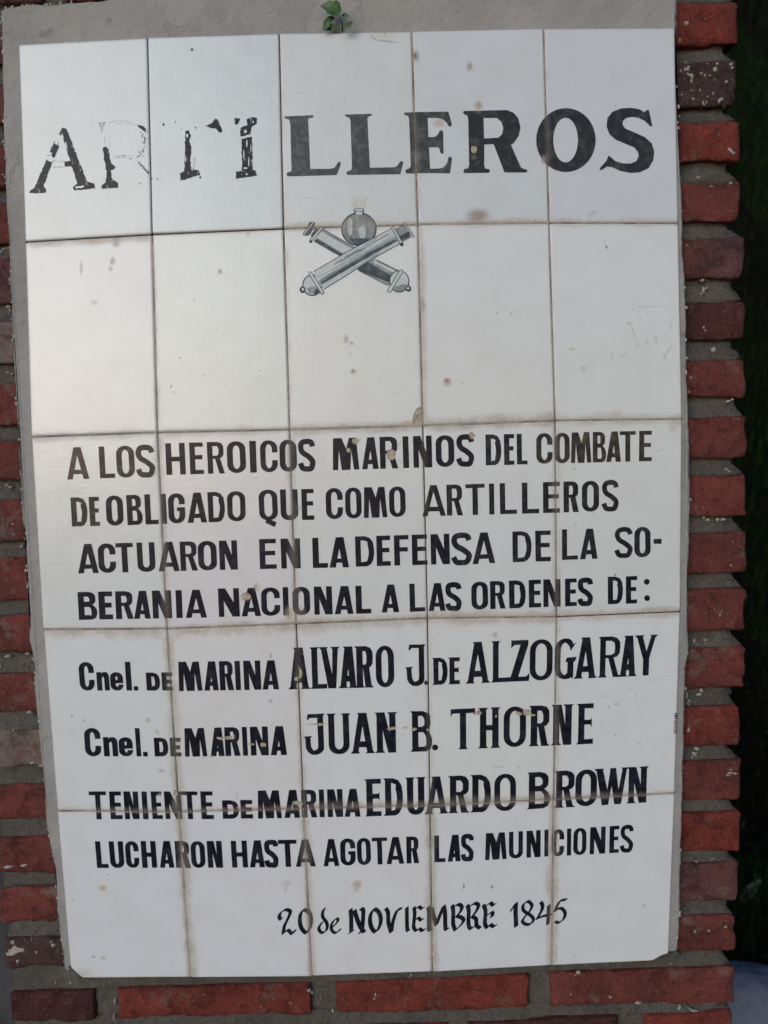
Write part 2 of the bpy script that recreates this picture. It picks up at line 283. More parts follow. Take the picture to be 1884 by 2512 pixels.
def glyph(ch, w, h, s, latin=False):
    """letter in a box w x h (y down), stem s"""
    t = s * .78
    f = s * .30 if latin else 0
    g = h * .055
    P = lambda *a: (1, list(a)); o = []
    def sc(pts): return (1, [(x*w, y*h) for x, y in pts])
    def serif(x0, x1, y, d, l=1, r=1):
        if latin: o.append((1, [(x0-f*l, y), (x1+f*r, y), (x1, y+d*g), (x0, y+d*g)]))
    def wedge(x, y0, y1, d):                 # spur at the end of an arm
        if latin: o.append((1, [(x-s*.42, min(y0, y1)), (x, y0 if d < 0 else y1), (x+s*.05, (y1 + h*.055) if d > 0 else (y0 - h*.055)), (x-s*.12, (y0+y1)/2)]))
    x0 = f
    if ch == 'A':
        i = f; ax0, ax1 = w*.36, w*.36 + s*1.25
        W = w - 2*f
        L = lambda y, a, b: a + (b-a)*y/h
        sl = s*.98
        Lo = lambda y: ax0 + (i-ax0)*y/h; Ro = lambda y: ax1 + (w-i-ax1)*y/h
        Li = lambda y: Lo(y) + sl*.96; Ri = lambda y: Ro(y) - sl*1.02
        yb = h*.845; yt = h*.70
        o.append((1, [(ax0, 0), (ax1, 0), (w-i, h), (w-i-sl, h), (Ri(yb), yb), (Li(yb), yb), (i+sl, h), (i, h)]))
        # counter: where the inner edges meet
        y = yt
        while Li(y) < Ri(y) - s*.06 and y > h*.22: y -= h*.01
        mx = (Li(y)+Ri(y))/2
        o.append((-1, [(Li(yt), yt), (mx - s*.03, y), (mx + s*.03, y), (Ri(yt), yt)]))
        serif(i, i+sl, h, -1); serif(w-i-sl, w-i, h, -1)
        if latin: o.append((1, [(ax0-f, 0), (ax1, 0), (ax1, g), (ax0, g)]))
    elif ch in 'BPRD':
        x = x0
        o.append(P((x, 0), (x+s, 0), (x+s, h), (x, h)))
        if ch == 'D':
            o.append((1, [(x, 0), (w*.5, 0), (w*.78, h*.06), (w*.94, h*.2), (w, h*.42), (w*.995, h*.62), (w*.93, h*.82), (w*.78, h*.95), (w*.6, h), (x, h)]))
            k = s*.98
            o.append((-1, [(x+s, t), (w*.47, t), (w*.66, h*.06+t*.95), (w*.94-k, h*.27), (w-k, h*.45), (w-k, h*.6), (w*.93-k*.97, h*.76), (w*.6, h-t*1.15), (x+s, h-t)]))
        else:
            br = w*.97 if ch != 'B' else w*.93; m1 = h*.53 if ch == 'R' else h*.47
            o.append((1, [(x, 0), (br*.62, 0), (br*.86, h*.04), (br*.985, h*.13), (br, h*.25), (br*.985, m1*.78), (br*.87, m1*.94), (br*.66, m1), (x, m1+t*.35), (x, m1)][:8] + [(x, m1)]))
            k = s*.95; my = m1 - t*.62
            o.append((-1, [(x+s, t), (br*.6, t), (br-k*1.08, t*1.5), (br-k, h*.24), (br-k*1.04, my*.86), (br*.6, my-t*.1), (x+s, my-t*.1)]))
            if ch == 'B':
                o.append((1, [(x, m1-t*.45), (w*.66, m1-t*.45), (w*.9, h*.55), (w, h*.68), (w*.995, h*.82), (w*.92, h*.94), (w*.72, h), (x, h)]))
                o.append((-1, [(x+s, m1+t*.42), (w*.6, m1+t*.42), (w-k*1.05, h*.62), (w-k, h*.72), (w-k, h*.8), (w-k*1.1, h*.86), (w*.6, h-t), (x+s, h-t)]))
            elif ch == 'R':
                a = max(x+s*1.0, w*.42)
                o.append((1, [(a, m1-t*.5), (a+s*.95, m1-t*.5), (w-f, h), (w-f-s*1.02, h)]))
                serif(w-f-s, w-f, h, -1, .4, 1)
        if ch != 'D' and ch != 'B': serif(x, x+s, h, -1)
        else: serif(x, x+s*.9, h, -1, 1, 0)
        serif(x, x+s*.9, 0, 1, 1, 0)
    elif ch in 'OCGQ':
        rx, ry = w*.48, h*.25 if not latin else h*.27
        o.append((1, rrect(0, 0, w, h, rx, ry, 5)))
        o.append((-1, rrect(s, t*.92, w-s, h-t*.92, rx*.9-s*.25, ry*.72, 5)))
        if ch == 'C': o.append((-1, rect(w*.5, h*.385, w+3, h*.625)))
        if ch == 'G' and not latin:
            o.append((-1, rect(w*.5, h*.37, w+3, h*.47))); o.append((1, rect(w*.52, h*.47, w, h*.47+t*.85))); o.append((1, rect(w-s, h*.47, w, h*.7)))
        if ch == 'G' and latin:
            o.append((-1, rect(w*.60, -2, w+2, h*.62))); o.append((-1, rect(w*.70, h*.6, w+2, h+2)))
            o.append((1, [(w*a, h*b) for a, b in ((.50,0),(.66,.012),(.78,.07),(.84,.15),(.975,.095),(.72,.315),(.665,.21),(.56,.135),(.50,.125))]))
            o.append((1, [(w*a, h*b) for a, b in ((.47,.575),(.55,.475),(1.0,.46),(.93,.56),(.86,.585),(.58,.585))]))
            o.append((1, [(w*a, h*b) for a, b in ((.585,.52),(.855,.52),(.85,.90),(.81,1.005),(.745,.955),(.66,.99),(.50,1.0),(.50,.87),(.575,.85))]))
        if ch == 'Q': o.append((1, [(w*.34, h*1.02), (w*.44, h*.93), (w*.92, h*1.07), (w*.80, h*1.22), (w*.30, h*1.07)]))
    elif ch == 'S':
        c = s * .96
        pts = [(w-.42*c, .235*h), (w*.79, .105*h), (w*.52, .5*t), (w*.24, .11*h), (.5*c+w*.01, .255*h), (w*.27, .41*h), (w*.58, .53*h), (w-.52*c, .68*h), (w-.53*c, .80*h), (w*.74, .92*h), (w*.47, h-.5*t), (w*.24, .9*h), (.40*c, .745*h)]
        for q in ribbon(spline(pts, 4), c): o.append((1, q))
    elif ch in 'EFL':
        o.append((1, rect(x0, 0, x0+s, h)))
        e = w
        if ch in 'EF':
            o.append((1, rect(x0, 0, e, t))); o.append((1, rect(x0, h*.40, w*.93 if not latin else w*.90, h*.40+t)))
            wedge(e, 0, t, 1)
            if latin: o.append((1, [(w*.90-s*.3, h*.40+t*.3), (w*.90, h*.345), (w*.92, h*.60), (w*.90-s*.3, h*.40+t*.7)]))
        if ch in 'EL':
            o.append((1, rect(x0, h-t, e, h))); wedge(e, h-t, h, -1)
        serif(x0, x0+s, 0, 1, 1, 1 if ch == 'L' else 0); serif(x0, x0+s, h, -1, 1, 0)
        if ch == 'F': serif(x0, x0+s, h, -1)
    elif ch == 'H':
        b = s
        o.append((1, rect(x0, 0, x0+b, h))); o.append((1, rect(w-b-x0, 0, w-x0, h))); o.append((1, rect(x0, h*.43, w-x0, h*.43+t*1.05)))
        for a in (x0, w-b-x0): serif(a, a+b, 0, 1); serif(a, a+b, h, -1)
    elif ch == 'I':
        o.append((1, rect(0, 0, w, h))); serif(0, w, 0, 1); serif(0, w, h, -1)
    elif ch == 'T':
        o.append((1, rect(0, 0, w, t*.95))); o.append((1, rect(w/2-s/2, 0, w/2+s/2, h))); serif(w/2-s/2, w/2+s/2, h, -1)
        if latin:
            o.append((1, [(0, 0), (s*.5, t*.5), (s*.3, t), (0, h*.2)])); o.append((1, [(w, 0), (w-s*.5, t*.5), (w-s*.3, t), (w, h*.18)]))
    elif ch == 'M':
        o.append(sc([(.04,0),(.36,0),(.52,.34),(.64,0),(.91,0),(1,1),(.80,1),(.71,.38),(.665,1),(.34,1),(.245,.38),(.20,1),(0,1)]))
    elif ch == 'N':
        a = f
        o.append((1, [(a, 0), (a+s*1.25, 0), (w-s-a, h*.5), (w-s-a, 0), (w-a, 0), (w-a, h), (w-a-s*1.25, h), (a+s*.95, h*.44), (a+s*.95, h), (a, h)]))
        serif(a, a+s, 0, 1, 1, 0); serif(w-a-s, w-a, 0, 1); serif(a, a+s, h, -1)
    elif ch == 'U':
        o.append((1, [(f, 0), (w-f, 0)] + [p for p in rrect(f, 0, w-f, h, (w-2*f)*.46, h*.22, 5) if p[1] > h*.5]))
        o.append((-1, [(f+s, -2), (w-f-s, -2)] + [p for p in rrect(f+s, 0, w-f-s, h-t, (w-2*f-2*s)*.5, h*.14, 5) if p[1] > h*.5]))
        serif(f, f+s, 0, 1); serif(w-f-s, w-f, 0, 1)
    elif ch == 'V':
        o.append((1, [(f, 0), (f+s, 0), (w*.60, h*.66), (w-f-s*.95, 0), (w-f, 0), (w*.78, h), (w*.40, h)])); serif(f, f+s, 0, 1); serif(w-f-s, w-f, 0, 1)
    elif ch == 'W':
        o.append(sc([(.03,0),(.23,0),(.38,.58),(.47,0),(.63,0),(.72,.60),(.84,0),(.97,0),(.80,1),(.60,1),(.51,.48),(.41,1),(.22,1)]))
        serif(.03*w, .22*w, 0, 1); serif(.47*w, .62*w, 0, 1, .5, .2); serif(.84*w, .97*w, 0, 1)
    elif ch == 'Y':
        o.append((1, [(f, 0), (f+s, 0), (w*.52, h*.40), (w-f-s*.75, 0), (w-f, 0), (w*.64, h*.58), (w*.64, h), (w*.64-s, h), (w*.64-s, h*.60)])); serif(f, f+s, 0, 1); serif(w-f-s*.7, w-f, 0, 1)
    elif ch == 'Z':
        o.append((1, rect(w*.02, 0, w*.92, t))); o.append((1, [(w*.88-s*1.1, t*.5), (w*.92, 0), (w*.92, t), (s*1.15, h-t*.5), (0, h), (0, h-t)])); o.append((1, rect(0, h-t, w*.94, h)))
        o.append((1, [(0, h*.19), (w*.03, 0), (w*.25, 0), (w*.2, t)])); o.append((1, [(w, h*.80), (w*.95, h), (w*.7, h), (w*.8, h-t)]))
    elif ch == 'J':
        a = w - s - f*.2
        o.append((1, rect(a, 0, a+s, h*.8)))
        o.append((1, [(w*.24, 0), (a+s, 0), (a+s, t*.85), (w*.36, t*.85), (w*.27, h*.14), (w*.20, h*.14)]))
        o.append((1, [(f, h*.56), (f+s*.9, h*.56), (f+s, h*.8), (f+s*1.25, h*.87), (w*.5, h*.90), (a-s*.1, h*.86), (a, h*.78), (a+s, h*.78), (a+s*.97, h*.88), (a+s*.6, h*.95), (a-s*.1, h), (w*.4, h), (f+s*.45, h*.93), (f+s*.1, h*.84)]))
        o.append((1, [(0, h*.545), (f+s*1.25, h*.535), (f+s*.9, h*.59), (f, h*.59)]))
        if latin: o.append((1, [(a-2, 0), (w+f*.6, -h*.01), (w, g), (a, g)]))
    elif ch == 'n':
        o.append((1, rect(0, 0, s, h)))
        o.append((1, [(s*.8, h*.16), (w*.5, 0), (w*.8, 0), (w*.96, h*.12), (w, h*.3), (w, h), (w-s, h), (w-s, h*.34), (w-s*1.1, h*.25), (w*.55, h*.23), (s*.9, h*.34)]))
    elif ch == 'e':
        o.append((1, rrect(0, 0, w, h, w*.45, h*.3, 5))); o.append((-1, rrect(s, h*.22, w-s, h*.43, w*.14, h*.08, 4)))
        o.append((-1, [(s, h*.60), (w*.62, h*.60), (w+3, h*.60), (w+3, h*.66), (w-s*.1, h*.67), (w*.62, h*.68), (w-s, h*.78), (w*.5, h*.80), (s, h*.72)]))
    elif ch in 'l': o.append((1, rect(0, 0, w, h)))
    elif ch == '-': o.append((1, rect(0, 0, w, h)))
    elif ch == '.': o.append((1, rect(0, 0, w, h)))
    elif ch == 'o': o.append((1, ell(w/2, h/2, w/2, h/2, 16)))
    return o

WID = [0]
class _P(list):
    def append(s, x): list.append(s, x + (WID[0],))
PAINT = _P()                     # (colour key or None to rub out, polygon in photograph pixels), painted in this order
rl = random.Random(3)
def word(strip, letters, top, bot, stem, key='ink', latin=False, msc=1.15):
    """letters: (char, x left, x right[, y0, y1]); top and bot: y at the word's left and right end, in crop pixels"""
    WID[0] += 1
    to = zp(*strip); X0, X1 = letters[0][1], letters[-1][2]
    for L in letters:
        ch, xl, xr = L[:3]
        T = lambda x: top[0] + (top[1]-top[0])*(x-X0)/(X1-X0); B = lambda x: bot[0] + (bot[1]-bot[0])*(x-X0)/(X1-X0)
        if len(L) > 3:
            a, b = L[3:5]; T = lambda x, a=a: a; B = lambda x, b=b: b
        xm = (xl+xr)/2; h = B(xm)-T(xm); wd = xr-xl
        le = lean(*to(xm, (T(xm)+B(xm))/2))
        jt = rl.uniform(.95, 1.05)
        def mp(p):
            X = xl + p[0] + le*(p[1]-h/2)
            q = to(X, T(X) + p[1]/h*(B(X)-T(X)))
            return (q[0] + .5*noise.noise((q[0]*.045, q[1]*.045, 3)), q[1] + .5*noise.noise((q[0]*.045, q[1]*.045, 9)))
        for sg, pl in glyph(ch, wd, h, stem*jt, latin): PAINT.append((key if sg > 0 else None, [mp(p) for p in pl]))
A3 = 3.318
w_ = word
# line 1
w_((150,1040,A3), [('A',42,222)], (190,188), (453,447), 48, 'brown')
w_((150,1040,A3), [('L',310,433),('O',450,597),('S',607,760)], (184,170), (443,430), 46, 'brown2')
w_((150,1040,A3), [('H',852,1010),('E',1046,1157),('R',1190,1328),('O',1350,1502),('I',1535,1588),('C',1620,1761),('O',1777,1917),('S',1928,2066)], (158,122), (416,382), 46)
w_((640,1040,A3), [('M',582,797),('A',820,955),('R',968,1115),('I',1155,1203),('N',1240,1392),('O',1423,1573),('S',1590,1733)], (117,85), (377,342), 46)
w_((1130,1030,A3), [('D',203,330),('E',353,436),('L',457,543)], (120,112), (370,362), 43, 'ink2')
w_((1130,1030,A3), [('C',615,747),('O',765,887),('M',897,1062),('B',1075,1183),('A',1183,1303),('T',1295,1425),('E',1452,1555)], (109,88), (358,335), 41, 'brown2')
# line 2
w_((150,1170,A3), [('D',82,213),('E',230,312)], (168,160), (404,398), 44, 'brown2')
w_((150,1170,A3), [('O',366,505),('B',535,660),('L',682,788),('I',812,857),('G',872,1008),('A',1025,1182),('D',1195,1332),('O',1352,1500)], (153,113), (399,358), 45)
w_((620,1160,A3), [('Q',50,202),('U',225,368),('E',398,498)], (138,130), (388,381), 45)
w_((620,1160,A3), [('C',595,733),('O',753,885),('M',902,1092),('O',1110,1243)], (125,109), (378,356), 43)
w_((1030,1150,A3), [('A',18,208),('R',218,348),('T',372,528),('I',563,604),('L',650,788),('L',830,970),('E',1002,1138),('R',1168,1292),('O',1318,1457),('S',1480,1615)], (135,92), (388,342), 43, 'ink2')
# line 3
w_((170,1300,A3), [('A',66,234),('C',235,378),('T',380,522),('U',552,698),('A',722,895),('R',903,1042),('O',1048,1200),('N',1222,1368)], (115,83), (355,322), 46)
w_((620,1290,A3), [('E',55,192),('N',230,388)], (107,100), (351,345), 48)
w_((620,1290,A3), [('L',487,610),('A',623,780)], (97,90), (343,337), 48)
w_((620,1290,A3), [('D',835,988),('E',1007,1120),('F',1150,1270),('E',1296,1420),('N',1448,1602)], (86,63), (332,311), 47)
w_((1130,1270,A3), [('S',-77,88),('A',95,280)], (125,118), (388,368), 46, 'ink2')
w_((1130,1270,A3), [('D',422,577),('E',608,733)], (112,103), (361,353), 45, 'ink2')
w_((1130,1270,A3), [('L',823,952),('A',970,1113)], (95,87), (344,333), 44, 'ink2')
w_((1130,1270,A3), [('S',1252,1397),('O',1413,1545),('-',1570,1635,172,212)], (80,70), (326,318), 42, 'ink2')
# line 4
w_((170,1420,A3), [('B',73,225),('E',240,353),('R',377,520),('A',523,658),('N',677,833),('I',869,920),('A',945,1117)], (108,86), (334,314), 49)
w_((640,1410,A3), [('N',-345,-175),('A',-160,-2),('C',3,155),('I',180,226),('O',257,400),('N',433,580),('A',598,752),('L',772,895)], (111,87), (343,314), 47)
w_((640,1410,A3), [('A',980,1123)], (80,78), (307,304), 46)
w_((640,1410,A3), [('L',1210,1335),('A',1362,1500),('S',1500,1632)], (73,62), (301,288), 44)
w_((1120,1400,A3), [('O',120,255),('R',273,397),('D',427,562),('E',587,687),('N',706,845),('E',882,977),('S',985,1107)], (91,57), (318,281), 43)
w_((1120,1400,A3), [('D',1230,1353),('E',1377,1468)], (49,42), (272,266), 43)
w_((1120,1400,A3), [('o',1523,1571,66,114),('o',1526,1574,198,246)], (50,50), (250,250), 10)
# line 5
w_((180,1600,A3), [('C',46,168,80,313),('n',190,293,163,312),('e',300,405,163,312),('l',425,470,78,312),('.',492,527,277,312)], (80,80), (313,313), 44)
w_((180,1600,A3), [('D',594,705,165,312),('E',720,808,163,312)], (80,80), (313,313), 42)
w_((180,1600,A3), [('M',853,1045),('A',1060,1178),('R',1190,1302),('I',1317,1360),('N',1387,1525),('A',1535,1670)], (78,64), (316,302), 45)
w_((660,1560,A3), [('A',150,333),('L',333,468),('V',408,580),('A',560,722),('R',695,850),('O',868,1018)], (96,78), (435,416), 50, latin=True)
w_((660,1560,A3), [('J',1105,1266)], (71,70), (409,407), 44, latin=True)
w_((660,1560,A3), [('o',1262,1298,364,400)], (0,0), (1,1), 10)
w_((660,1560,A3), [('D',1325,1453),('E',1455,1553)], (179,172), (398,390), 42, latin=True)
w_((1130,1540,A3), [('A',40,240),('L',247,408),('Z',408,563),('O',562,748),('G',765,945),('A',920,1112),('R',1120,1303),('A',1285,1438),('Y',1413,1603)], (118,55), (455,385), 48, latin=True)
# line 6
A1 = 1659/530
w_((190,1760,A1), [('C',54,178,82,299),('n',200,310,152,299),('e',317,425,152,298),('l',447,483,82,299),('.',504,540,264,299)], (80,80), (313,313), 44)
w_((190,1760,A1), [('D',590,697,155,298),('E',712,795,155,299)], (80,80), (313,313), 40)
w_((190,1760,A1), [('M',820,992),('A',1018,1125),('R',1132,1248),('I',1267,1305),('N',1328,1465),('A',1480,1605)], (83,65), (301,288), 45)
w_((720,1720,A3), [('J',78,248),('U',270,468),('A',460,663),('N',662,848)], (106,88), (438,417), 50, latin=True)
w_((720,1720,A3), [('B',950,1127)], (83,80), (413,407), 50, latin=True)
w_((720,1720,A3), [('o',1127,1177,352,400)], (0,0), (1,1), 10)
w_((1080,1700,A3), [('T',85,285),('H',307,490),('O',515,698),('R',720,893),('N',902,1085),('E',1108,1245)], (131,83), (461,412), 52, latin=True)
# line 7
w_((200,1910,A3), [('T',65,205),('E',230,327),('N',347,465),('I',494,538),('E',570,655),('N',677,815),('T',815,948),('E',972,1072)], (105,103), (333,328), 42)
w_((200,1910,A3), [('D',1147,1280),('E',1295,1393)], (176,173), (327,323), 44)
w_((620,1880,A3), [('M',38,233),('A',255,382),('R',397,522),('I',541,582),('N',608,733),('A',745,875)], (197,180), (425,408), 46)
w_((620,1880,A3), [('E',910,1045),('D',1062,1222),('U',1240,1412),('A',1395,1592),('R',1590,1764),('D',1771,1938),('O',1966,2143)], (104,56), (408,362), 49, latin=True)
w_((1110,1850,A3), [('B',606,795),('R',826,998),('O',1000,1175),('W',1158,1427),('N',1418,1595)], (150,98), (451,392), 50, latin=True)
# line 8
w_((210,2040,A3), [('L',84,178),('U',195,310),('C',325,433),('H',454,575),('A',597,715),('R',730,850),('O',858,972),('N',992,1113)], (80,75), (297,293), 43)
w_((210,2040,A3), [('H',1187,1317),('A',1332,1455),('S',1455,1567),('T',1570,1721),('A',1706,1868)], (74,63), (293,284), 42)
w_((700,2030,A3), [('A',307,435),('G',447,570),('O',583,695),('T',705,830),('A',822,965),('R',985,1087)], (96,70), (317,289), 40)
w_((700,2030,A3), [('L',1212,1302),('A',1320,1425),('S',1430,1532)], (65,54), (283,270), 40)
w_((1110,2000,A3), [('M',265,442),('U',460,573),('N',603,718),('I',749,782),('C',807,908),('I',931,965),('O',983,1090),('N',1118,1245),('E',1277,1355),('S',1365,1470)], (148,77), (366,297), 37)

# the date, written with a broad pen
def pen(strip, strokes, nib=40, ang=38, thin=9, key='ink'):
    nib *= 1.17
    if len(strokes) > 0 and strip[0] != 0: WID[0] += 1
    to = zp(*strip); a = math.radians(ang); nx, ny = math.cos(a)*nib/2, -math.sin(a)*nib/2; tx, ty = math.sin(a)*thin/2, math.cos(a)*thin/2
    for P in strokes:
        P = spline(P, 4)
        for p, q in zip(P, P[1:]):
            if math.dist(p, q) < .5: continue
            PAINT.append((key, hull([to(c[0]+i*nx+j*tx, c[1]+i*ny+j*ty) for c in (p, q) for i in (-1, 1) for j in (-1, 1)])))
Y_ = (660,2200,4.1475); Z_ = (1000,2190,3.95)
pen(Y_, [[(122,228),(104,205),(118,160),(165,130),(205,138),(215,165),(185,235),(155,300),(145,372)],[(145,372),(165,350),(195,338),(235,375),(262,340)]], 36)
pen(Y_, [[(352,128),(322,170),(313,250),(335,325),(385,365),(420,300),(425,215),(400,150),(352,128)]], 38)
pen(Y_, [[(562,122),(545,160),(548,210),(580,255),(593,300),(580,345),(548,368),(515,350),(508,310),(540,262)]], 30)
pen(Y_, [[(640,318),(690,265),(702,238),(685,222),(650,255),(632,300),(640,345),(668,368),(695,362),(722,332)]], 28)
pen(Y_, [[(828,130),(835,200),(836,350)],[(822,368),(850,350)],[(870,140),(885,195),(925,300),(968,360)],[(935,122),(957,135),(958,200),(945,345),(925,362)]], 40)
pen(Y_, [[(1070,122),(1035,175),(1027,250),(1045,320),(1085,358),(1125,300),(1137,225),(1115,155),(1070,122)]], 40)
pen(Y_, [[(1188,120),(1210,160),(1214,260),(1240,355)],[(1245,358),(1255,280),(1280,190),(1310,130),(1342,125)]], 38)
pen(Y_, [[(1402,110),(1402,200),(1406,330),(1420,345)]], 36)
pen(Y_, [[(1475,108),(1482,170),(1475,250),(1472,310),(1498,345),(1530,325),(1560,345),(1585,332)],[(1500,115),(1525,100),(1550,120),(1568,112)],[(1490,230),(1520,215),(1545,240),(1562,228)]], 34)
pen(Z_, [[(200,138),(208,200),(208,350),(225,360)],[(235,150),(250,220),(278,310)],[(282,300),(315,210),(348,130)],[(350,128),(362,200),(366,340),(385,352)]], 38)
pen(Z_, [[(432,122),(442,180),(440,290),(452,340),(462,362)],[(455,130),(490,112),(525,135),(510,185),(470,228)],[(480,225),(530,245),(540,275),(505,325),(462,358)]], 36)
pen(Z_, [[(580,120),(592,180),(588,290),(605,345),(635,335)],[(605,130),(650,102),(685,120),(670,170),(625,230)],[(630,232),(662,255),(668,315),(700,342)]], 36)
pen(Z_, [[(735,118),(755,180),(748,290),(770,338),(800,308),(830,328),(852,318)],[(775,115),(805,98),(825,122),(845,112)],[(775,215),(812,190),(825,205),(815,232)]], 36)
pen(Z_, [[(998,178),(1040,112)]], 14)
pen(Z_, [[(1048,105),(1046,200),(1052,325)]], 40)
pen(Z_, [[(1200,112),(1165,85),(1120,118),(1125,175),(1185,215),(1220,258),(1195,302),(1145,306),(1112,275),(1140,228),(1188,172),(1205,130),(1200,112)]], 30)
pen(Z_, [[(1292,92),(1308,130),(1298,175),(1258,248)],[(1258,250),(1320,225),(1385,218)],[(1368,125),(1365,200),(1360,305)]], 34)
pen(Z_, [[(1535,65),(1480,75)],[(1470,85),(1440,140),(1428,180)],[(1440,160),(1490,150),(1525,195),(1510,255),(1465,290),(1430,278)]], 30)
pen((660,2200,4.1475), [[(1645,105),(1645,330)]], 6)
WID[0] += 1
# the little signature written upwards along the right edge
for i, ch in enumerate('DESTEFANO'):
    y1 = 1799 - i*5.7; bx0, bx1 = 1652.5 + (1799-y1)*.045, 1660.5 + (1799-y1)*.03
    for sg, pl in glyph(ch, 4.4, 8, 1.75): PAINT.append(('ink' if sg > 0 else None, [(bx0 + p[1]*(bx1-bx0)/8, y1 - p[0]) for p in pl]))

# big heading, row 1
H1, H2, H3 = zp(0,0,2.6417), zp(628,0,2.6417), zp(1256,0,2.6417)
NAMES = {}
def big(to, pl, key): PAINT.append((key, [to(*p) for p in pl]))
def new_letter(nm='painted_letter'): WID[0] += 1; NAMES[WID[0]] = nm

new_letter(); big(H2, [(182,755),(190,768),(215,775),(222,800),(230,1105),(225,1112),(203,1118),(197,1132),(205,1143),(522,1134),(533,1110),(550,1062),(545,1048),(533,1050),(510,1085),(490,1093),(352,1095),(338,775),(342,768),(370,760),(375,750),(365,747)], 'greyblue')
new_letter(); big(H2, [(574,742),(580,755),(605,762),(612,780),(622,1090),(615,1103),(590,1110),(585,1120),(592,1133),(935,1128),(945,1090),(955,1055),(948,1042),(935,1044),(915,1075),(895,1083),(738,1086),(722,765),(727,755),(748,750),(751,740),(740,737)], 'greyblue')
new_letter(); big(H2, [(957,732),(965,745),(985,750),(992,770),(1003,1075),(995,1090),(972,1098),(967,1110),(975,1123),(1257,1123),(1270,1030),(1262,1015),(1248,1018),(1237,1060),(1215,1085),(1190,1092),(1128,1095),(1121,955),(1175,955),(1190,965),(1192,985),(1200,996),(1215,995),(1213,855),(1205,845),(1190,847),(1180,870),(1165,885),(1150,889),(1117,890),(1112,765),(1175,765),(1210,775),(1235,795),(1245,815),(1258,823),(1270,810),(1248,730),(1240,724),(965,728)], 'greygreen')
new_letter(); big(H2, [(1340,728),(1348,720),(1625,714),(1670,732),(1700,768),(1714,830),(1702,880),(1670,928),(1652,940),(1716,1085),(1735,1095),(1755,1099),(1759,1108),(1754,1118),(1610,1118),(1540,935),(1479,937),(1479,1070),(1485,1092),(1508,1096),(1517,1108),(1508,1120),(1350,1122),(1343,1112),(1349,1096),(1375,1090),(1381,1070),(1375,770),(1368,748),(1350,742)], 'greyink')
big(H2, [(1474,765),(1560,765),(1590,790),(1602,830),(1595,870),(1570,893),(1478,898)], None)
new_letter(); big(H3, ell(349,908,193,207,40), 'greyink'); big(H3, ell(347,908,80,145,32), None)
new_letter(); big(H3, [(870,715),(885,712),(908,815),(903,823),(890,815),(860,785),(820,765),(780,758),(740,765),(718,785),(716,810),(735,835),(800,862),(860,890),(905,930),(921,985),(915,1040),(885,1090),(830,1117),(770,1122),(700,1108),(650,1085),(615,1080),(580,1103),(566,1102),(572,1085),(610,1045),(625,1008),(635,1015),(670,1045),(720,1060),(770,1060),(805,1045),(820,1015),(815,985),(790,955),(740,935),(670,905),(630,870),(612,820),(618,765),(650,725),(710,703),(770,700),(820,708),(860,728)], 'greyink')
# worn letters: outlines with flaked bites taken out
def jag(pl, a=3.0, seed=1):
    o = []
    r = random.Random(seed)
    for i in range(len(pl)):
        p, q = pl[i], pl[(i+1) % len(pl)]
        n = max(1, int(math.dist(p, q)/14))
        for k in range(n):
            t = k/n; o.append((p[0]+(q[0]-p[0])*t + (r.uniform(-a, a) if k else 0), p[1]+(q[1]-p[1])*t + (r.uniform(-a, a) if k else 0)))
    return o
W = 'worn'
new_letter(); big(H1, jag([(408,828),(432,835),(562,1175),(610,1188),(617,1220),(480,1235),(472,1212),(500,1190),(412,905),(400,868)]), W)
big(H1, jag([(405,826),(424,840),(408,875),(384,945),(330,1080),(282,1205),(300,1232),(295,1250),(190,1252),(195,1235),(225,1215),(330,960)]), W)
big(H1, jag([(418,1045),(480,1042),(490,1082),(420,1078)]), W)
for pl in ([(404,862),(388,892),(376,948),(392,938),(412,890)], [(362,880),(388,868),(398,890),(372,940),(352,930)], [(296,1018),(330,1005),(352,1030),(338,1052),(306,1038)], [(318,985),(338,990),(332,1008),(314,1004)], [(486,1208),(540,1200),(546,1212),(492,1222)]): big(H1, jag(pl, 2, 5), None)
for k in range(26): x = 340 + (k % 13)*6.2; big(H1, ell(x + rl.uniform(-2, 2), (1046 if k < 13 else 1083) + rl.uniform(-3, 3), rl.uniform(1, 3), rl.uniform(1, 3.5), 6), W)
new_letter(); big(H1, jag([(668,955),(686,948),(704,968),(712,1030),(722,1060),(748,1080),(740,1096),(716,1104),(722,1150),(760,1180),(765,1216),(660,1225),(657,1205),(684,1182),(690,1120),(672,1020)], 4), W)
big(H1, jag([(640,795),(680,790),(672,812),(664,845),(656,868),(652,830)], 2), 'faint')
big(H1, jag([(892,806),(925,815),(950,842),(956,858),(940,856),(915,836),(895,822)], 2), W)
for P in ([(700,795),(760,782),(830,786),(880,803)], [(760,800),(830,798),(890,815)], [(680,850),(678,930)], [(712,870),(712,1000)], [(730,1012),(800,1005),(870,1008)], [(735,1028),(800,1020),(860,1026)]):
    for q in ribbon(spline(P, 3), 2.0): big(H1, q, 'faint')
for k in range(60):
    t = rl.random(); a = -0.9 + 2.3*t
    x = 870 + 68*math.cos(a) + rl.gauss(0, 8); y = 925 + 95*math.sin(a) + rl.gauss(0, 6)
    big(H1, ell(x, y, rl.uniform(1, 4.5), rl.uniform(1, 6), 6), W if rl.random() < .5 else 'faint')
for k in range(46):
    t = rl.random(); big(H1, ell(893 + 74*t + rl.gauss(0, 4), 1045 + 80*t + rl.gauss(0, 4), rl.uniform(1, 4), rl.uniform(1, 6), 6), W)
for (x, y) in ((910,1188),(985,1158),(1020,1160),(770,1018),(800,1012),(845,1028),(900,985)): big(H1, ell(x, y, 4, 5, 7), W)
new_letter(); big(H1, jag([(1200,850),(1226,845),(1238,878),(1228,915),(1242,960),(1234,1030),(1238,1100),(1288,1104),(1300,1135),(1240,1152),(1170,1172),(1165,1125),(1195,1108),(1200,980)], 3.5), W)
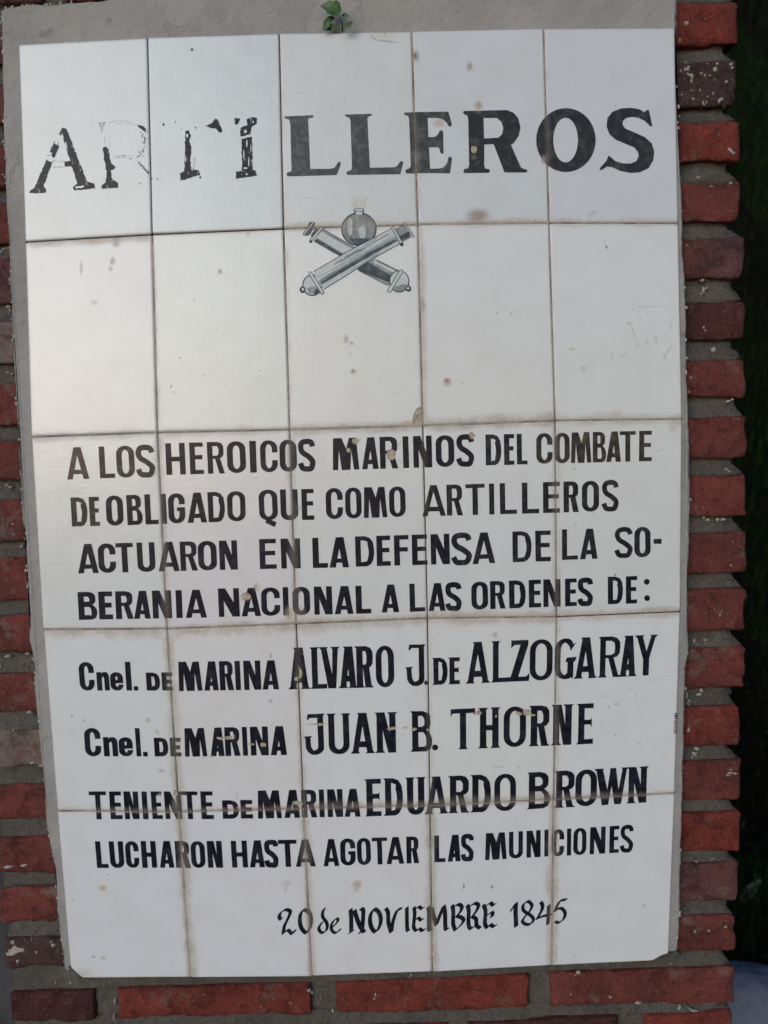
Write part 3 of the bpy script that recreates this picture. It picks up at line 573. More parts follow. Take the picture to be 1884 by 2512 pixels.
big(H1, jag([(1205,868),(1222,872),(1218,892),(1206,890)], 2), None)
big(H1, jag([(1254,1020),(1268,1018),(1262,1088),(1246,1110),(1250,1060)], 3), 'faint')
big(H1, jag([(1328,818),(1372,800),(1398,768),(1414,780),(1442,852),(1425,862),(1398,832),(1362,830)], 3), W)
for (x, y, a) in ((1060,808,9),(1138,790,5),(1268,829,6),(1176,832,4),(1298,1150,8)): big(H1, ell(x, y, a*.8, a, 7), W)
new_letter(); big(H1, jag([(1520,764),(1556,767),(1550,788),(1536,810),(1522,806)], 2), W); big(H1, jag([(1598,772),(1630,760),(1665,764),(1664,800),(1632,820),(1624,872),(1556,884),(1558,828),(1604,812)], 3), W)
big(H1, jag([(1566,900),(1632,886),(1640,1104),(1568,1106)], 3), W); big(H1, jag([(1528,1112),(1655,1102),(1667,1140),(1530,1160)], 3), W)
big(H1, ell(1590,852,10,12,8), None)
for (x, y, a, b) in ((1600,930,5,26),(1580,1000,4,30),(1612,1050,4,34),(1626,960,3,30),(1590,1090,14,6),(1600,1130,9,5),(1640,790,6,8)): big(H1, jag(ell(x, y, a, b, 10), 1.5), None)

# the emblem: two crossed cannon and a grenade (crop H2 coordinates)
new_letter('painted_flame')
def ln(P, wd=5, key='line', n=3): 
    for q in ribbon(spline(P, n), wd): big(H2, q, key)
for k in range(16):
    x = 622 + k*6.2; ln([(x, 1345), (x + rl.uniform(-9, 9), 1310), (x + rl.uniform(-16, 16), 1262 + rl.uniform(0, 45))], 3.2, 'flame')
new_letter('painted_cannon')
big(H2, [(345,1440),(368,1436),(383,1446),(372,1480),(352,1518),(330,1530),(304,1524),(306,1508),(326,1488)], 'dark'); big(H2, [(385,1470),(372,1500),(352,1530),(380,1545),(412,1490)], 'dark')
big(H2, [(432,1482),(655,1610),(780,1684),(925,1756),(858,1852),(665,1754),(560,1668),(376,1562)], 'mid')
big(H2, [(425,1500),(600,1600),(640,1618),(560,1640),(395,1540)], 'light'); big(H2, [(395,1548),(560,1645),(600,1680),(575,1672),(376,1562)], 'dark')
big(H2, [(730,1700),(880,1790),(860,1830),(665,1754),(640,1715)], 'dark'); big(H2, [(770,1688),(915,1762),(905,1775),(760,1702)], 'light')
ln([(430,1482),(655,1612)]); ln([(376,1562),(560,1668)]); ln([(780,1684),(925,1756)]); ln([(665,1754),(858,1852)]); ln([(450,1510),(600,1598)], 3)
for P, key in ((rrect(0,0,1,1,.5,.5), 0),): pass
def caps(x0, y0, x1, y1, wd, key='ring'):
    n = 8; a = math.atan2(y1-y0, x1-x0); o = []
    for (cx, cy, s) in ((x1, y1, -math.pi/2), (x0, y0, math.pi/2)):
        o += [(cx + wd/2*math.cos(a+s+math.pi*k/n), cy + wd/2*math.sin(a+s+math.pi*k/n)) for k in range(n+1)]
    return o
def ring(x0, y0, x1, y1, wd):
    big(H2, caps(x0, y0, x1, y1, wd), 'line'); big(H2, caps(x0, y0, x1, y1, wd-9), 'light')
ring(425,1478,356,1558,20); ring(368,1444,312,1518,16); big(H2, ell(355,1566,10,10,10), 'line')
big(H2, ell(928,1824,66,72,26), 'line'); big(H2, ell(928,1822,59,65,26), 'light'); big(H2, [(890,1860),(960,1840),(980,1850),(960,1880),(905,1888)], 'mid')
big(H2, ell(987,1871,19,20,14), 'line'); big(H2, ell(985,1868,9,9,10), 'light')
ring(940,1760,864,1884,28)
new_letter('painted_grenade'); big(H2, ell(667,1485,115,110,40), 'line'); big(H2, ell(667,1484,107,102,40), 'bomb'); big(H2, ell(700,1500,62,70,24), 'mid'); big(H2, ell(690,1505,22,48,16), 'light'); big(H2, ell(610,1470,16,60,14), 'light'); big(H2, [(600,1545),(740,1545),(700,1585),(640,1585)], 'dark')
for i_ in range(9):
    a_ = -.9 + i_*.22; ln([(667 + 100*math.sin(a_)*.95, 1400 + 18*abs(a_)), (667 + 112*math.sin(a_)*.85, 1490), (667 + 80*math.sin(a_), 1568 - 14*abs(a_))], 2.0, 'dark' if i_ % 2 else 'mid', 3)
big(H2, [(640,1366),(695,1366),(703,1392),(632,1392)], 'line'); big(H2, [(648,1368),(688,1368),(692,1390),(644,1390)], 'light'); big(H2, rrect(631,1350,702,1370,9,9), 'line'); big(H2, rrect(636,1354,697,1366,6,6), 'light')
new_letter('painted_cannon')
big(H2, ell(365,1849,66,70,26), 'line'); big(H2, ell(366,1848,59,63,26), 'light'); big(H2, [(330,1870),(380,1850),(420,1890),(380,1910),(345,1902)], 'mid'); big(H2, [(395,1870),(425,1895),(385,1912),(375,1895)], 'dark')
big(H2, ell(302,1878,20,22,14), 'line'); big(H2, ell(304,1875,9,10,10), 'light')
big(H2, [(372,1760),(530,1668),(640,1606),(886,1478),(940,1576),(735,1690),(592,1782),(442,1874)], 'light')
big(H2, [(420,1850),(600,1745),(760,1650),(930,1560),(940,1576),(735,1690),(592,1782),(442,1874)], 'pale'); big(H2, [(402,1822),(590,1712),(760,1615),(918,1532),(930,1560),(760,1650),(600,1745),(420,1850)], 'mid')
big(H2, [(430,1842),(600,1738),(760,1645),(915,1562),(900,1552),(745,1632),(590,1722),(420,1826)], 'dark'); big(H2, [(500,1712),(700,1600),(860,1512),(864,1520),(704,1610),(505,1720)], 'mid')
ln([(372,1760),(530,1668),(640,1606),(886,1478)]); ln([(442,1874),(592,1782),(735,1690),(940,1576)]); ln([(420,1820),(600,1706),(760,1612),(912,1530)], 3)
def hatch(p0, p1, q0, q1, n, wd, key, seed):
    r = random.Random(seed)
    for i in range(n):
        t = (i + r.uniform(-.3, .3))/n; a0, a1 = sorted((r.uniform(0, .75), r.uniform(.2, 1)))
        L = lambda a, b, u: (a[0]+(b[0]-a[0])*u, a[1]+(b[1]-a[1])*u)
        A, B = L(p0, p1, t), L(q0, q1, t); P1, P2 = L(A, B, a0), L(A, B, a1)
        if math.dist(P1, P2) > 8: ln([P1, P2], wd, key, 1)
hatch((380,1768),(436,1866),(888,1486),(934,1572), 13, 2.6, 'dark', 1)
hatch((380,1768),(400,1805),(888,1486),(905,1512), 6, 2.2, 'mid', 2)
hatch((410,1830),(436,1866),(918,1545),(934,1572), 5, 2.4, 'line', 3)
big(H2, [(905,1486),(960,1462),(1000,1530),(945,1560)], 'mid'); big(H2, [(930,1530),(990,1500),(1000,1532),(945,1562)], 'dark'); ln([(900,1490),(925,1478),(962,1450)]); ln([(945,1568),(985,1545),(1005,1535)])
ring(888,1478,944,1580,22); big(H2, ell(945,1585,12,12,10), 'line'); ring(962,1448,1018,1532,17)
ring(352,1772,430,1896,26)

# ------------------------------------------------------------------ the plaque
PL = Vector((.375, 0, Z0 - .5625))
plaque = thing('tile_plaque', PL, 'white glazed tile memorial plaque headed ARTILLEROS set on a brick pillar', 'plaque')
def inset(q, d):
    n = len(q); out = []
    for i in range(n):
        p0, p1, p2 = Vector(q[i-1]), Vector(q[i]), Vector(q[(i+1) % n])
        e1 = (p1-p0).normalized(); e2 = (p2-p1).normalized()
        n1 = Vector((-e1.y, e1.x)); n2 = Vector((-e2.y, e2.x)); b = n1 + n2
        b = b / max(.2, b.dot(n1)); out.append(tuple(p1 + b * d))
    return out
def area(q): return sum(q[i][0]*q[(i+1) % len(q)][1] - q[(i+1) % len(q)][0]*q[i][1] for i in range(len(q)))/2
def inv_bil(p, q):
    """q: bl, br, tr, tl -> u, v"""
    u = v = .5
    for _ in range(6):
        a = [(1-u)*(1-v)*q[0][k] + u*(1-v)*q[1][k] + u*v*q[2][k] + (1-u)*v*q[3][k] - p[k] for k in (0, 1)]
        du = [(1-v)*(q[1][k]-q[0][k]) + v*(q[2][k]-q[3][k]) for k in (0, 1)]; dv = [(1-u)*(q[3][k]-q[0][k]) + u*(q[2][k]-q[1][k]) for k in (0, 1)]
        D = du[0]*dv[1]-du[1]*dv[0]; u -= (a[0]*dv[1]-a[1]*dv[0])/D; v -= (du[0]*a[1]-du[1]*a[0])/D
    return u, v
def add_uv(me, q):
    ut = me.uv_layers.new(name='tile'); up = me.uv_layers.new(name='panel')
    cache = [inv_bil((v.co.x + PL.x, v.co.z + PL.z), q) for v in me.vertices]
    for l in me.loops:
        ut.data[l.index].uv = cache[l.vertex_index]; c = me.vertices[l.vertex_index].co; up.data[l.index].uv = (c.x + PL.x, c.z + PL.z - Z0)
KEYS = {'ink': ((.010,.009,.017), (.030,.030,.045), 0), 'ink2': ((.016,.015,.021), (.055,.052,.055), 0), 'brown': ((.075,.05,.043), (.135,.10,.085), 0), 'brown2': ((.032,.028,.027), (.11,.085,.06), 0),
        'greyblue': ((.070,.070,.076), (.145,.145,.155), 0), 'greygreen': ((.05,.052,.052), (.12,.125,.12), 0), 'greyink': ((.026,.027,.031), (.075,.072,.068), 0), 'worn': ((.012,.012,.018), (.03,.03,.04), .08), 'faint': ((.2,.2,.21), (.4,.4,.41), 1.2),
        'line': ((.025,.028,.036), (.07,.075,.09), 0), 'dark': ((.055,.068,.08), (.13,.15,.165), 0), 'mid': ((.25,.28,.29), (.38,.41,.41), 0), 'bomb': ((.23,.24,.225), (.38,.38,.36), 0), 'light': ((.56,.59,.58), (.66,.68,.67), 0), 'pale': ((.50,.55,.55), (.62,.66,.66), 0), 'flame': ((.60,.55,.46), (.67,.63,.55), 0)}
PP = [(k, [(at(*p).x, at(*p).z) for p in pl], wi) for k, pl, wi in PAINT]
GAP = .0005
tile_mats = {}
for r in range(5):
    for c in range(5):
        tl, tr, br, bl = GP[r][c], GP[r][c+1], GP[r+1][c+1], GP[r+1][c]
        quad = [bl, br, tr, tl]
        rim = list(quad)
        if (r, c) == (4, 0):
            a, b = at(172, 2374), at(201, 2400.5); rim = [(b.x, b.z), br, tr, tl, (a.x, a.z)]
        if (r, c) == (4, 4):
            a, b = at(1602, 2359), at(1642, 2341); mid = at(1625, 2346); rim = [bl, (a.x, a.z), (mid.x, mid.z), (b.x, b.z), tr, tl]
        rt = random.Random(r*5+c)
        dy = rt.uniform(-.0003, .0003); tx, tz = rt.uniform(-.005, .005), rt.uniform(-.0035, .0035)
        cx = sum(p[0] for p in quad)/4; cz = sum(p[1] for p in quad)/4
        dep = lambda x, z: dy + (x-cx)*tx + (z-cz)*tz
        def rounded(d, rad):
            o0 = inset(rim, GAP + d); o = []
            for i in range(len(o0)):
                p = Vector(o0[i]); e1 = Vector(o0[i-1])-p; e2 = Vector(o0[(i+1) % len(o0)])-p; k = min(rad, e1.length*.4, e2.length*.4)
                a = e1.normalized()*k; b = e2.normalized()*k
                for t in (0, .33, .67, 1): o.append(tuple(p + a*(1-t)**2 + b*t**2))
            return o
        o1 = rounded(0, .0022)
        rings = [(o1, .008), (o1, .0014), (rounded(.0004, .0022), .0006), (rounded(.0011, .0020), .00015), (rounded(.0022, .0018), 0.0), (rounded(.012, .002), 0.0)]
        bm = bmesh.new(); vr = []
        for q, y in rings: vr.append([bm.verts.new((x - PL.x, y + dep(x, z), z - PL.z)) for x, z in q])
        K = len(o1)
        for a, b in zip(vr, vr[1:]):
            for i in range(K): bm.faces.new((a[i], a[(i+1) % K], b[(i+1) % K], b[i]))
        bm.faces.new(vr[-1]); bm.faces.new(vr[0][::-1])
        bmesh.ops.recalc_face_normals(bm, faces=bm.faces)
        me = bpy.data.meshes.new('tile'); bm.to_mesh(me); bm.free(); add_uv(me, quad)
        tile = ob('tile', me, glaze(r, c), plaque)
        # paint lying on this tile
        clip = inset(rim, .0002); bx0, bx1 = min(p[0] for p in clip), max(p[0] for p in clip); bz0, bz1 = min(p[1] for p in clip), max(p[1] for p in clip)
        vs, fs, ks = [], [], []
        def addp(k, pl, wi=0):
            if area(pl) < 0: pl = pl[::-1]
            fs.append(list(range(len(vs), len(vs)+len(pl)))); vs.extend(Vector((p[0]*100, p[1]*100)) for p in pl)
            xs = [p[0]*100 for p in pl]; ys = [p[1]*100 for p in pl]; ks.append((k, [(p[0]*100, p[1]*100) for p in pl], wi, min(xs), max(xs), min(ys), max(ys)))
        addp('CLIP', clip)
        for k, pl, wi in PP:
            xs = [p[0] for p in pl]; zs = [p[1] for p in pl]
            if max(xs) < bx0 or min(xs) > bx1 or max(zs) < bz0 or min(zs) > bz1: continue
            if abs(area(pl)) < 1e-9: continue
            addp(k, pl, wi)
        if len(fs) > 1:
            def has(K, x, y):
                if x < K[3] or x > K[4] or y < K[5] or y > K[6]: return False
                wn = 0; q = K[1]
                for i in range(len(q)):
                    (ax_, ay), (bx_, by) = q[i-1], q[i]
                    if ay <= y:
                        if by > y and (bx_-ax_)*(y-ay) - (x-ax_)*(by-ay) > 0: wn += 1
                    elif by <= y and (bx_-ax_)*(y-ay) - (x-ax_)*(by-ay) < 0: wn -= 1
                return wn != 0
            groups = {}
            V, _, FF, _, _, _ = delaunay_2d_cdt(vs, [], fs, 0, 1e-6, True)
            for fv in FF:
                x = sum(V[i].x for i in fv)/len(fv); y = sum(V[i].y for i in fv)/len(fv)
                if not has(ks[0], x, y): continue
                for t in range(len(ks)-1, 0, -1):
                    if has(ks[t], x, y):
                        if ks[t][0]: groups.setdefault(ks[t][2], []).append((fv, ks[t][0]))
                        break
            for wi, fl in groups.items():
                used = sorted({k for _, k in fl})
                me = bpy.data.meshes.new('painted_word'); idx = {}; vv = []
                for fv, _ in fl:
                    for i in fv:
                        if i not in idx: idx[i] = len(vv); x, z = V[i].x/100, V[i].y/100; vv.append((x - PL.x, dep(x, z) - .00022, z - PL.z))
                me.from_pydata(vv, [], [[idx[i] for i in fv] for fv, _ in fl]); me.update()
                for p, (_, k) in zip(me.polygons, fl): p.material_index = used.index(k)
                bm = bmesh.new(); bm.from_mesh(me)
                for f in bm.faces:
                    if f.normal.y > 0: f.normal_flip()
                bm.to_mesh(me); bm.free()
                add_uv(me, quad)
                for k in used:
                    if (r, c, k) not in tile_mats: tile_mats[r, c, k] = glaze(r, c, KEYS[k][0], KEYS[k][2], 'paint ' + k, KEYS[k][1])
                ob(NAMES.get(wi, 'painted_word'), me, [tile_mats[r, c, k] for k in used], tile)

# grout in the joints
def grout_mat(a, b, name):
    N = NT(name); co = N.coord()
    n = N.noise(co, 160, 4, .7); n2 = N.noise(co, 30, 2)
    col = N.mix(N.ramp(n, .35, .7), a, b); col = N.mix(N.ramp(n2, .45, .7), col, tuple(k*.55 for k in a))
    return N.fin(col, .9, N.bump(n, .6, .001), .2)
g_dark = grout_mat((.035,.018,.014), (.07,.035,.028), 'open joint'); g_tan = grout_mat((.42,.37,.31), (.58,.53,.47), 'sandy grout'); g_gap = grout_mat((.27,.23,.19), (.50,.45,.39), 'cracked grout')
def strip_part(a, b, wd, y, mat):
    a, b = Vector(a), Vector(b); d = (b-a).normalized(); n = Vector((-d.y, d.x))*wd/2
    bm = bmesh.new(); k = 8; L = []
    for i in range(k+1):
        p = a + (b-a)*i/k; j = 1
        L.append([bm.verts.new((p.x + s*n.x*j - PL.x, yy, p.y + s*n.y*j - PL.z)) for s, yy in ((-1, .0075), (-1, y+.0003), (0, y + rl.uniform(-.0003, .0003)), (1, y+.0003), (1, .0075))])
    for i in range(k):
        for q in range(4): bm.faces.new((L[i][q], L[i+1][q], L[i+1][q+1], L[i][q+1]))
    bmesh.ops.recalc_face_normals(bm, faces=bm.faces)
    ob('grout', bm, mat, plaque)
for r in range(5):
    for c in range(1, 5):
        a, b = GP[r][c], GP[r+1][c]
        a = (a[0], a[1] - .0012); b = (b[0], b[1] + .0012)
        kind = {(0,1): 0, (0,2): 0, (0,3): 2, (1,1): 1, (1,2): 2, (1,3): 2, (1,4): 2, (0,4): 2, (2,3): 0, (3,3): 0, (3,1): 2, (3,2): 0, (4,2): 1, (4,1): 1, (4,3): 2, (4,4): 1, (3,4): 2}.get((r, c), 2)
        strip_part(a, b, .0013, (.0016, -.0001, .0003)[kind], (g_dark, g_tan, g_gap)[kind])
for r in range(1, 5):
    for c in range(5):
        kind = {(1,0): 0, (1,1): 0, (1,2): 2, (1,3): 1, (1,4): 2, (2,2): 1, (2,3): 1, (3,0): 2, (3,4): 0, (3,3): 2}.get((r, c), 2 if r in (2, 3) else 1)
        strip_part(GP[r][c], GP[r][c+1], .0013, (.0016, -.0001, .0003)[kind], (g_dark, g_tan, g_gap)[kind])

# mortar bed the tiles are laid in
N = NT('cement bed'); co = N.coord()
n1 = N.noise(co, 9, 4, .6); n2 = N.noise(co, 70, 5, .7); n3 = N.noise(co, 420, 3, .6)
st = N.noise(N.n('ShaderNodeMapping', {'Vector': co, 'Scale': (22, 22, 34), 'Rotation': (0, .7, 0)}).outputs[0], 1.5, 4, .6)
col = N.mix(N.ramp(n1, .35, .7), (.37,.35,.33), (.29,.275,.262)); col = N.mix(N.math('MULTIPLY', N.ramp(n2, .5, .75), .5), col, (.36,.34,.32)); col = N.mix(N.math('MULTIPLY', N.ramp(n3, .6, .75), .35), col, (.12,.11,.10))
blob = N.noise(co, 26, 2, .5); col = N.mix(N.math('MULTIPLY', N.ramp(blob, .68, .74), .55), col, (.15,.135,.12))
h = N.math('ADD', N.math('MULTIPLY', st, .9), N.math('ADD', N.math('MULTIPLY', n2, .45), N.math('MULTIPLY', n3, .12)))
crk = N.n('ShaderNodeTexVoronoi', {'Vector': N.n('ShaderNodeVectorMath', {0: co, 1: N.n('ShaderNodeVectorMath', {0: N.noise(co, 30, 4, .7, out=1), 1: (.05, .05, .05)}, operation='MULTIPLY').outputs[0]}, operation='ADD').outputs[0], 'Scale': 9.0}, feature='DISTANCE_TO_EDGE').outputs[0]
ck = N.math('MULTIPLY', N.ramp(crk, .022, .006), N.ramp(N.noise(co, 6, 2), .5, .62))
col = N.mix(N.math('MULTIPLY', ck, .22), col, (.13,.12,.11))
h = N.math('SUBTRACT', N.math('MULTIPLY', h, 1.0), N.math('MULTIPLY', ck, .15))
bed_mat = N.fin(col, .92, N.bump(h, .85, .005), .25)
BED = [(160,2377),(159,2372),(146,2286),(139,2223),(136,2154),(127,2088),(114,2018),(109,1929),(99,1830),(91,1745),(85,1693),(84,1650),(80,1604),(72,1573),(72,1509),(66,1438),(63,1346),(55,1260),(51,1183),(46,1100),(43,1035),(37,942),(32,835),(26,697),(23,604),(17,506),(12,420),(10,330),(7,240),(5,140),(4,60),(3,26),(10,19),(35,17),(70,11),(110,12),(135,11),(180,6),(235,3),(300,-6),(420,-12),(600,-20),(900,-26),(1200,-28),(1500,-26),(1656,-24),(1659,0),(1659.5,100),(1659,212),(1664,265),(1667,340),(1671.6,454),(1674,560),(1675,628),(1680,685),(1683,798),(1685.6,931),(1691,1082),(1693,1196),(1692,1300),(1687.5,1445),(1689,1597),(1681,1640),(1680,1710),(1678,1824),(1676,1884),(1672,2035),(1668.6,2187),(1666.7,2281),(1662,2333),(1648,2336),(1641,2334)]
bot = [(1354,2364),(1061,2380),(764,2391),(467,2393),(230,2394),(200,2392),(172,2370)]
def fine_outline(pts, Y, step=.006, amp=.0008):
    W_ = [at(p[0], p[1], Y) for p in pts]; o = []
    for i in range(len(W_)):
        a, b = W_[i], W_[(i+1) % len(W_)]; n = max(1, int((b-a).length/step))
        for k in range(n):
            p = a.lerp(b, k/n); v = noise.noise_vector(p*160)*amp + noise.noise_vector(p*45)*amp; o.append((p.x + v.x, p.z + v.z))
    return o
def bed_mesh(out, yf, yb, rnd=.0012):
    if area(out) < 0: out = out[::-1]
    bm = bmesh.new(); K = len(out)
    def ringv(q, y): return [bm.verts.new((x - PL.x, y, z - PL.z)) for x, z in q]
    i1 = []
    n = K
    for i in range(n):
        a = Vector(out[i-2]); b = Vector(out[(i+2) % n]); e = (b-a).normalized(); i1.append((out[i][0] - e.y*rnd, out[i][1] + e.x*rnd))
    v0, v1, v2 = ringv(out, yb), ringv(out, yf + rnd), ringv(i1, yf)
    for a, b in ((v0, v1), (v1, v2)):
        for i in range(K): bm.faces.new((a[i], a[(i+1) % K], b[(i+1) % K], b[i]))
    f = bm.faces.new(v2); bmesh.ops.triangulate(bm, faces=[f]); bmesh.ops.recalc_face_normals(bm, faces=bm.faces)
    return bm
ob('mortar_bed', bed_mesh(fine_outline(BED + bot, .003), .0032, .026), bed_mat, plaque)

# ------------------------------------------------------------------ brick pillar
def brick_mat(a, b, spots, name, smear=.3):
    N = NT(name); co = N.coord(); inf = N.n('ShaderNodeObjectInfo')
    off = N.n('ShaderNodeVectorMath', {0: co, 1: N.n('ShaderNodeCombineXYZ', {0: N.math('MULTIPLY', inf.outputs['Random'], 9.0), 1: N.math('MULTIPLY', inf.outputs['Random'], 5.0)}).outputs[0]}, operation='ADD').outputs[0]
    n1 = N.noise(off, 14, 4, .6); n2 = N.noise(off, 75, 5, .7); n3 = N.noise(off, 330, 3, .65)
    n4 = N.noise(off, 38, 5, .7, dist=.4)
    col = N.mix(N.ramp(n1, .38, .62), a, b)
    col = N.mix(N.math('MULTIPLY', N.ramp(n4, .50, .64), .75), col, tuple(k*.42 for k in a))
    col = N.mix(N.math('MULTIPLY', N.ramp(n4, .44, .34), .6), col, (a[0]*1.35, a[1]*1.45, a[2]*1.25))
    col = N.mix(N.math('MULTIPLY', N.ramp(n2, .52, .68), .65), col, tuple(k*.42 for k in b))
    col = N.mix(N.math('MULTIPLY', N.ramp(n3, .56, .70), .5), col, tuple(k*.4 for k in b))
    col = N.mix(N.math('MULTIPLY', N.ramp(n3, .42, .32), .4), col, (.22,.13,.105))
    col = N.mix(N.math('MULTIPLY', N.ramp(N.noise(off, 24, 6, .78), .545, .68), min(1, smear*1.3)), col, (.17,.135,.12))
    sn = N.noise(off, 62, 3, .55, dist=.5)
    mk = N.ramp(sn, .735 - spots*.10, .755 - spots*.10)
    col = N.mix(mk, col, (.40,.37,.32))
    h = N.math('ADD', N.math('MULTIPLY', n2, .8), N.math('ADD', N.math('MULTIPLY', n3, .35), N.math('ADD', N.math('MULTIPLY', n4, .8), N.math('MULTIPLY', mk, .6))))
    return N.fin(col, .88, N.bump(h, .9, .0045), .2)
BM = {'r': brick_mat((.165,.043,.036), (.120,.036,.032), .25, 'red brick', .5), 'o': brick_mat((.195,.038,.027), (.140,.033,.027), .2, 'orange red brick', .42), 'd': brick_mat((.085,.026,.024), (.06,.024,.023), .4, 'dark fired brick'),
      'p': brick_mat((.105,.052,.052), (.13,.050,.044), .2, 'purple brick', .5), 's': brick_mat((.075,.040,.040), (.058,.035,.036), 1.0, 'spattered dark brick', .4), 'g': brick_mat((.19,.15,.13), (.14,.05,.04), .5, 'mortar smeared brick', .8)}
N = NT('pillar mortar'); co = N.coord()
n1 = N.noise(co, 12, 3, .6); n2 = N.noise(co, 110, 5, .7); n3 = N.noise(co, 36, 3, .5, dist=.6)
col = N.mix(N.ramp(n1, .35, .7), (.16,.14,.122), (.112,.097,.085)); col = N.mix(N.math('MULTIPLY', N.ramp(n2, .45, .7), .5), col, (.06,.052,.046)); col = N.mix(N.ramp(n3, .70, .72), col, (.42,.40,.37))
n5 = N.noise(co, 420, 3, .7); n6 = N.noise(co, 45, 4, .7)
col = N.mix(N.math('MULTIPLY', N.ramp(n5, .56, .68), .6), col, (.05,.043,.037)); col = N.mix(N.math('MULTIPLY', N.ramp(n5, .42, .34), .45), col, (.27,.245,.215)); col = N.mix(N.math('MULTIPLY', N.ramp(n6, .54, .66), .5), col, (.085,.070,.060))
mort = N.fin(col, .95, N.bump(N.math('ADD', N.math('ADD', n2, N.math('MULTIPLY', n5, .5)), N.math('MULTIPLY', N.ramp(n3, .68, .73), .8)), 1.0, .006), .2)

YB = .019           # face of the bricks
pillar = thing('brick_pillar', (.375, .2, 0), 'red brick pillar with deep raked mortar joints behind the tile plaque', 'pillar')
PO = Vector((.375, .2, 0))
def brick(c4, depth, kind, seed):
    """c4: front corners tl, tr, br, bl as world points; depth backwards"""
    tl, tr, br, bl = c4; wd = (tr-tl).length; ht = (tl-bl).length
    nx = max(6, int(wd/.008)); nz = max(6, int(ht/.006)); ny = 4
    bm = bmesh.new(); V = {}
    ch = .003
    def ax(i, n, ln):       # parameter with a narrow first and last cell
        e = min(.3, ch/ln)
        return 0 if i == 0 else 1 if i == n else e + (1-2*e)*(i-1)/(n-2)
    org = (tl+br)/2; org.y = YB
    for i in range(nx+1):
        for j in range(nz+1):
            for k in range(ny+1):
                if not (i in (0, nx) or j in (0, nz) or k in (0, ny)): continue
                u, v, q = ax(i, nx, wd), ax(j, nz, ht), ax(k, ny, depth)
                p = (tl*(1-u) + tr*u)*(1-v) + (bl*(1-u) + br*u)*v; p = p.copy(); p.y = YB + q*depth
                e = (i in (0, nx)) + (j in (0, nz)) + (k in (0, ny))
                c = (tl+tr+bl+br)/4 + Vector((0, depth/2, 0))
                if e >= 2:
                    s = .0010 if e == 2 else .0018
                    if i in (0, nx): p.x += s if i == 0 else -s
                    if j in (0, nz): p.z += -s if j == 0 else s
                    if k in (0, ny): p.y += s if k == 0 else -s
                nv = noise.noise_vector(p*26 + Vector((seed*3.1, 0, 0)))*.0024 + noise.noise_vector(p*85 + Vector((seed, 0, 0)))*.0018
                if e >= 2: nv += noise.noise_vector(p*130)*.0030
                V[i, j, k] = bm.verts.new(p + nv - org)
    def q(a, b, c, d):
        f = bm.faces.new((V[a], V[b], V[c], V[d])); f.smooth = True
    for i in range(nx):
        for j in range(nz):
            q((i,j,0),(i,j+1,0),(i+1,j+1,0),(i+1,j,0)); q((i,j,ny),(i+1,j,ny),(i+1,j+1,ny),(i,j+1,ny))
    for i in range(nx):
        for k in range(ny):
            q((i,0,k),(i+1,0,k),(i+1,0,k+1),(i,0,k+1)); q((i,nz,k),(i,nz,k+1),(i+1,nz,k+1),(i+1,nz,k))
    for j in range(nz):
        for k in range(ny):
            q((0,j,k),(0,j,k+1),(0,j+1,k+1),(0,j+1,k)); q((nx,j,k),(nx,j+1,k),(nx,j+1,k+1),(nx,j,k+1))
    bmesh.ops.recalc_face_normals(bm, faces=bm.faces)
    ob('brick', bm, BM[kind], pillar, org - PO)
RC = [(2372,2460),(2244,2331),(2115,2210),(1992,2090),(1865,1962),(1733,1828),(1585,1686),(1441,1544),(1305,1404),(1164,1263),(1022,1122),(882,972),(738,829),(581,679),(445,541),(295,394),(149,257),(2,106)]
RX = [1802,1804,1810.5,1817,1820,1814,1828,1828,1831,1831,1829.5,1832,1827,1826,1819,1816,1809,1809]
RK = 'drspdrrrrrrrrpoosr'
RK = ['d','r','p','o','r','o','r','r','r','r','r','r','d','p','r','o','s','o']
LC = [(2437,2509),(2303,2375),(2180,2263),(2056,2145),(1926,2011),(1793,1882),(1653,1748),(1509,1601),(1370,1473),(1229,1330),(1081,1177),(939,1044),(789,890),(635,746),(497,595),(355,458),(205,302),(62,152)]
LK = ['d','s','r','r','r','g','r','r','r','r','r','r','g','p','r','r','p','p']
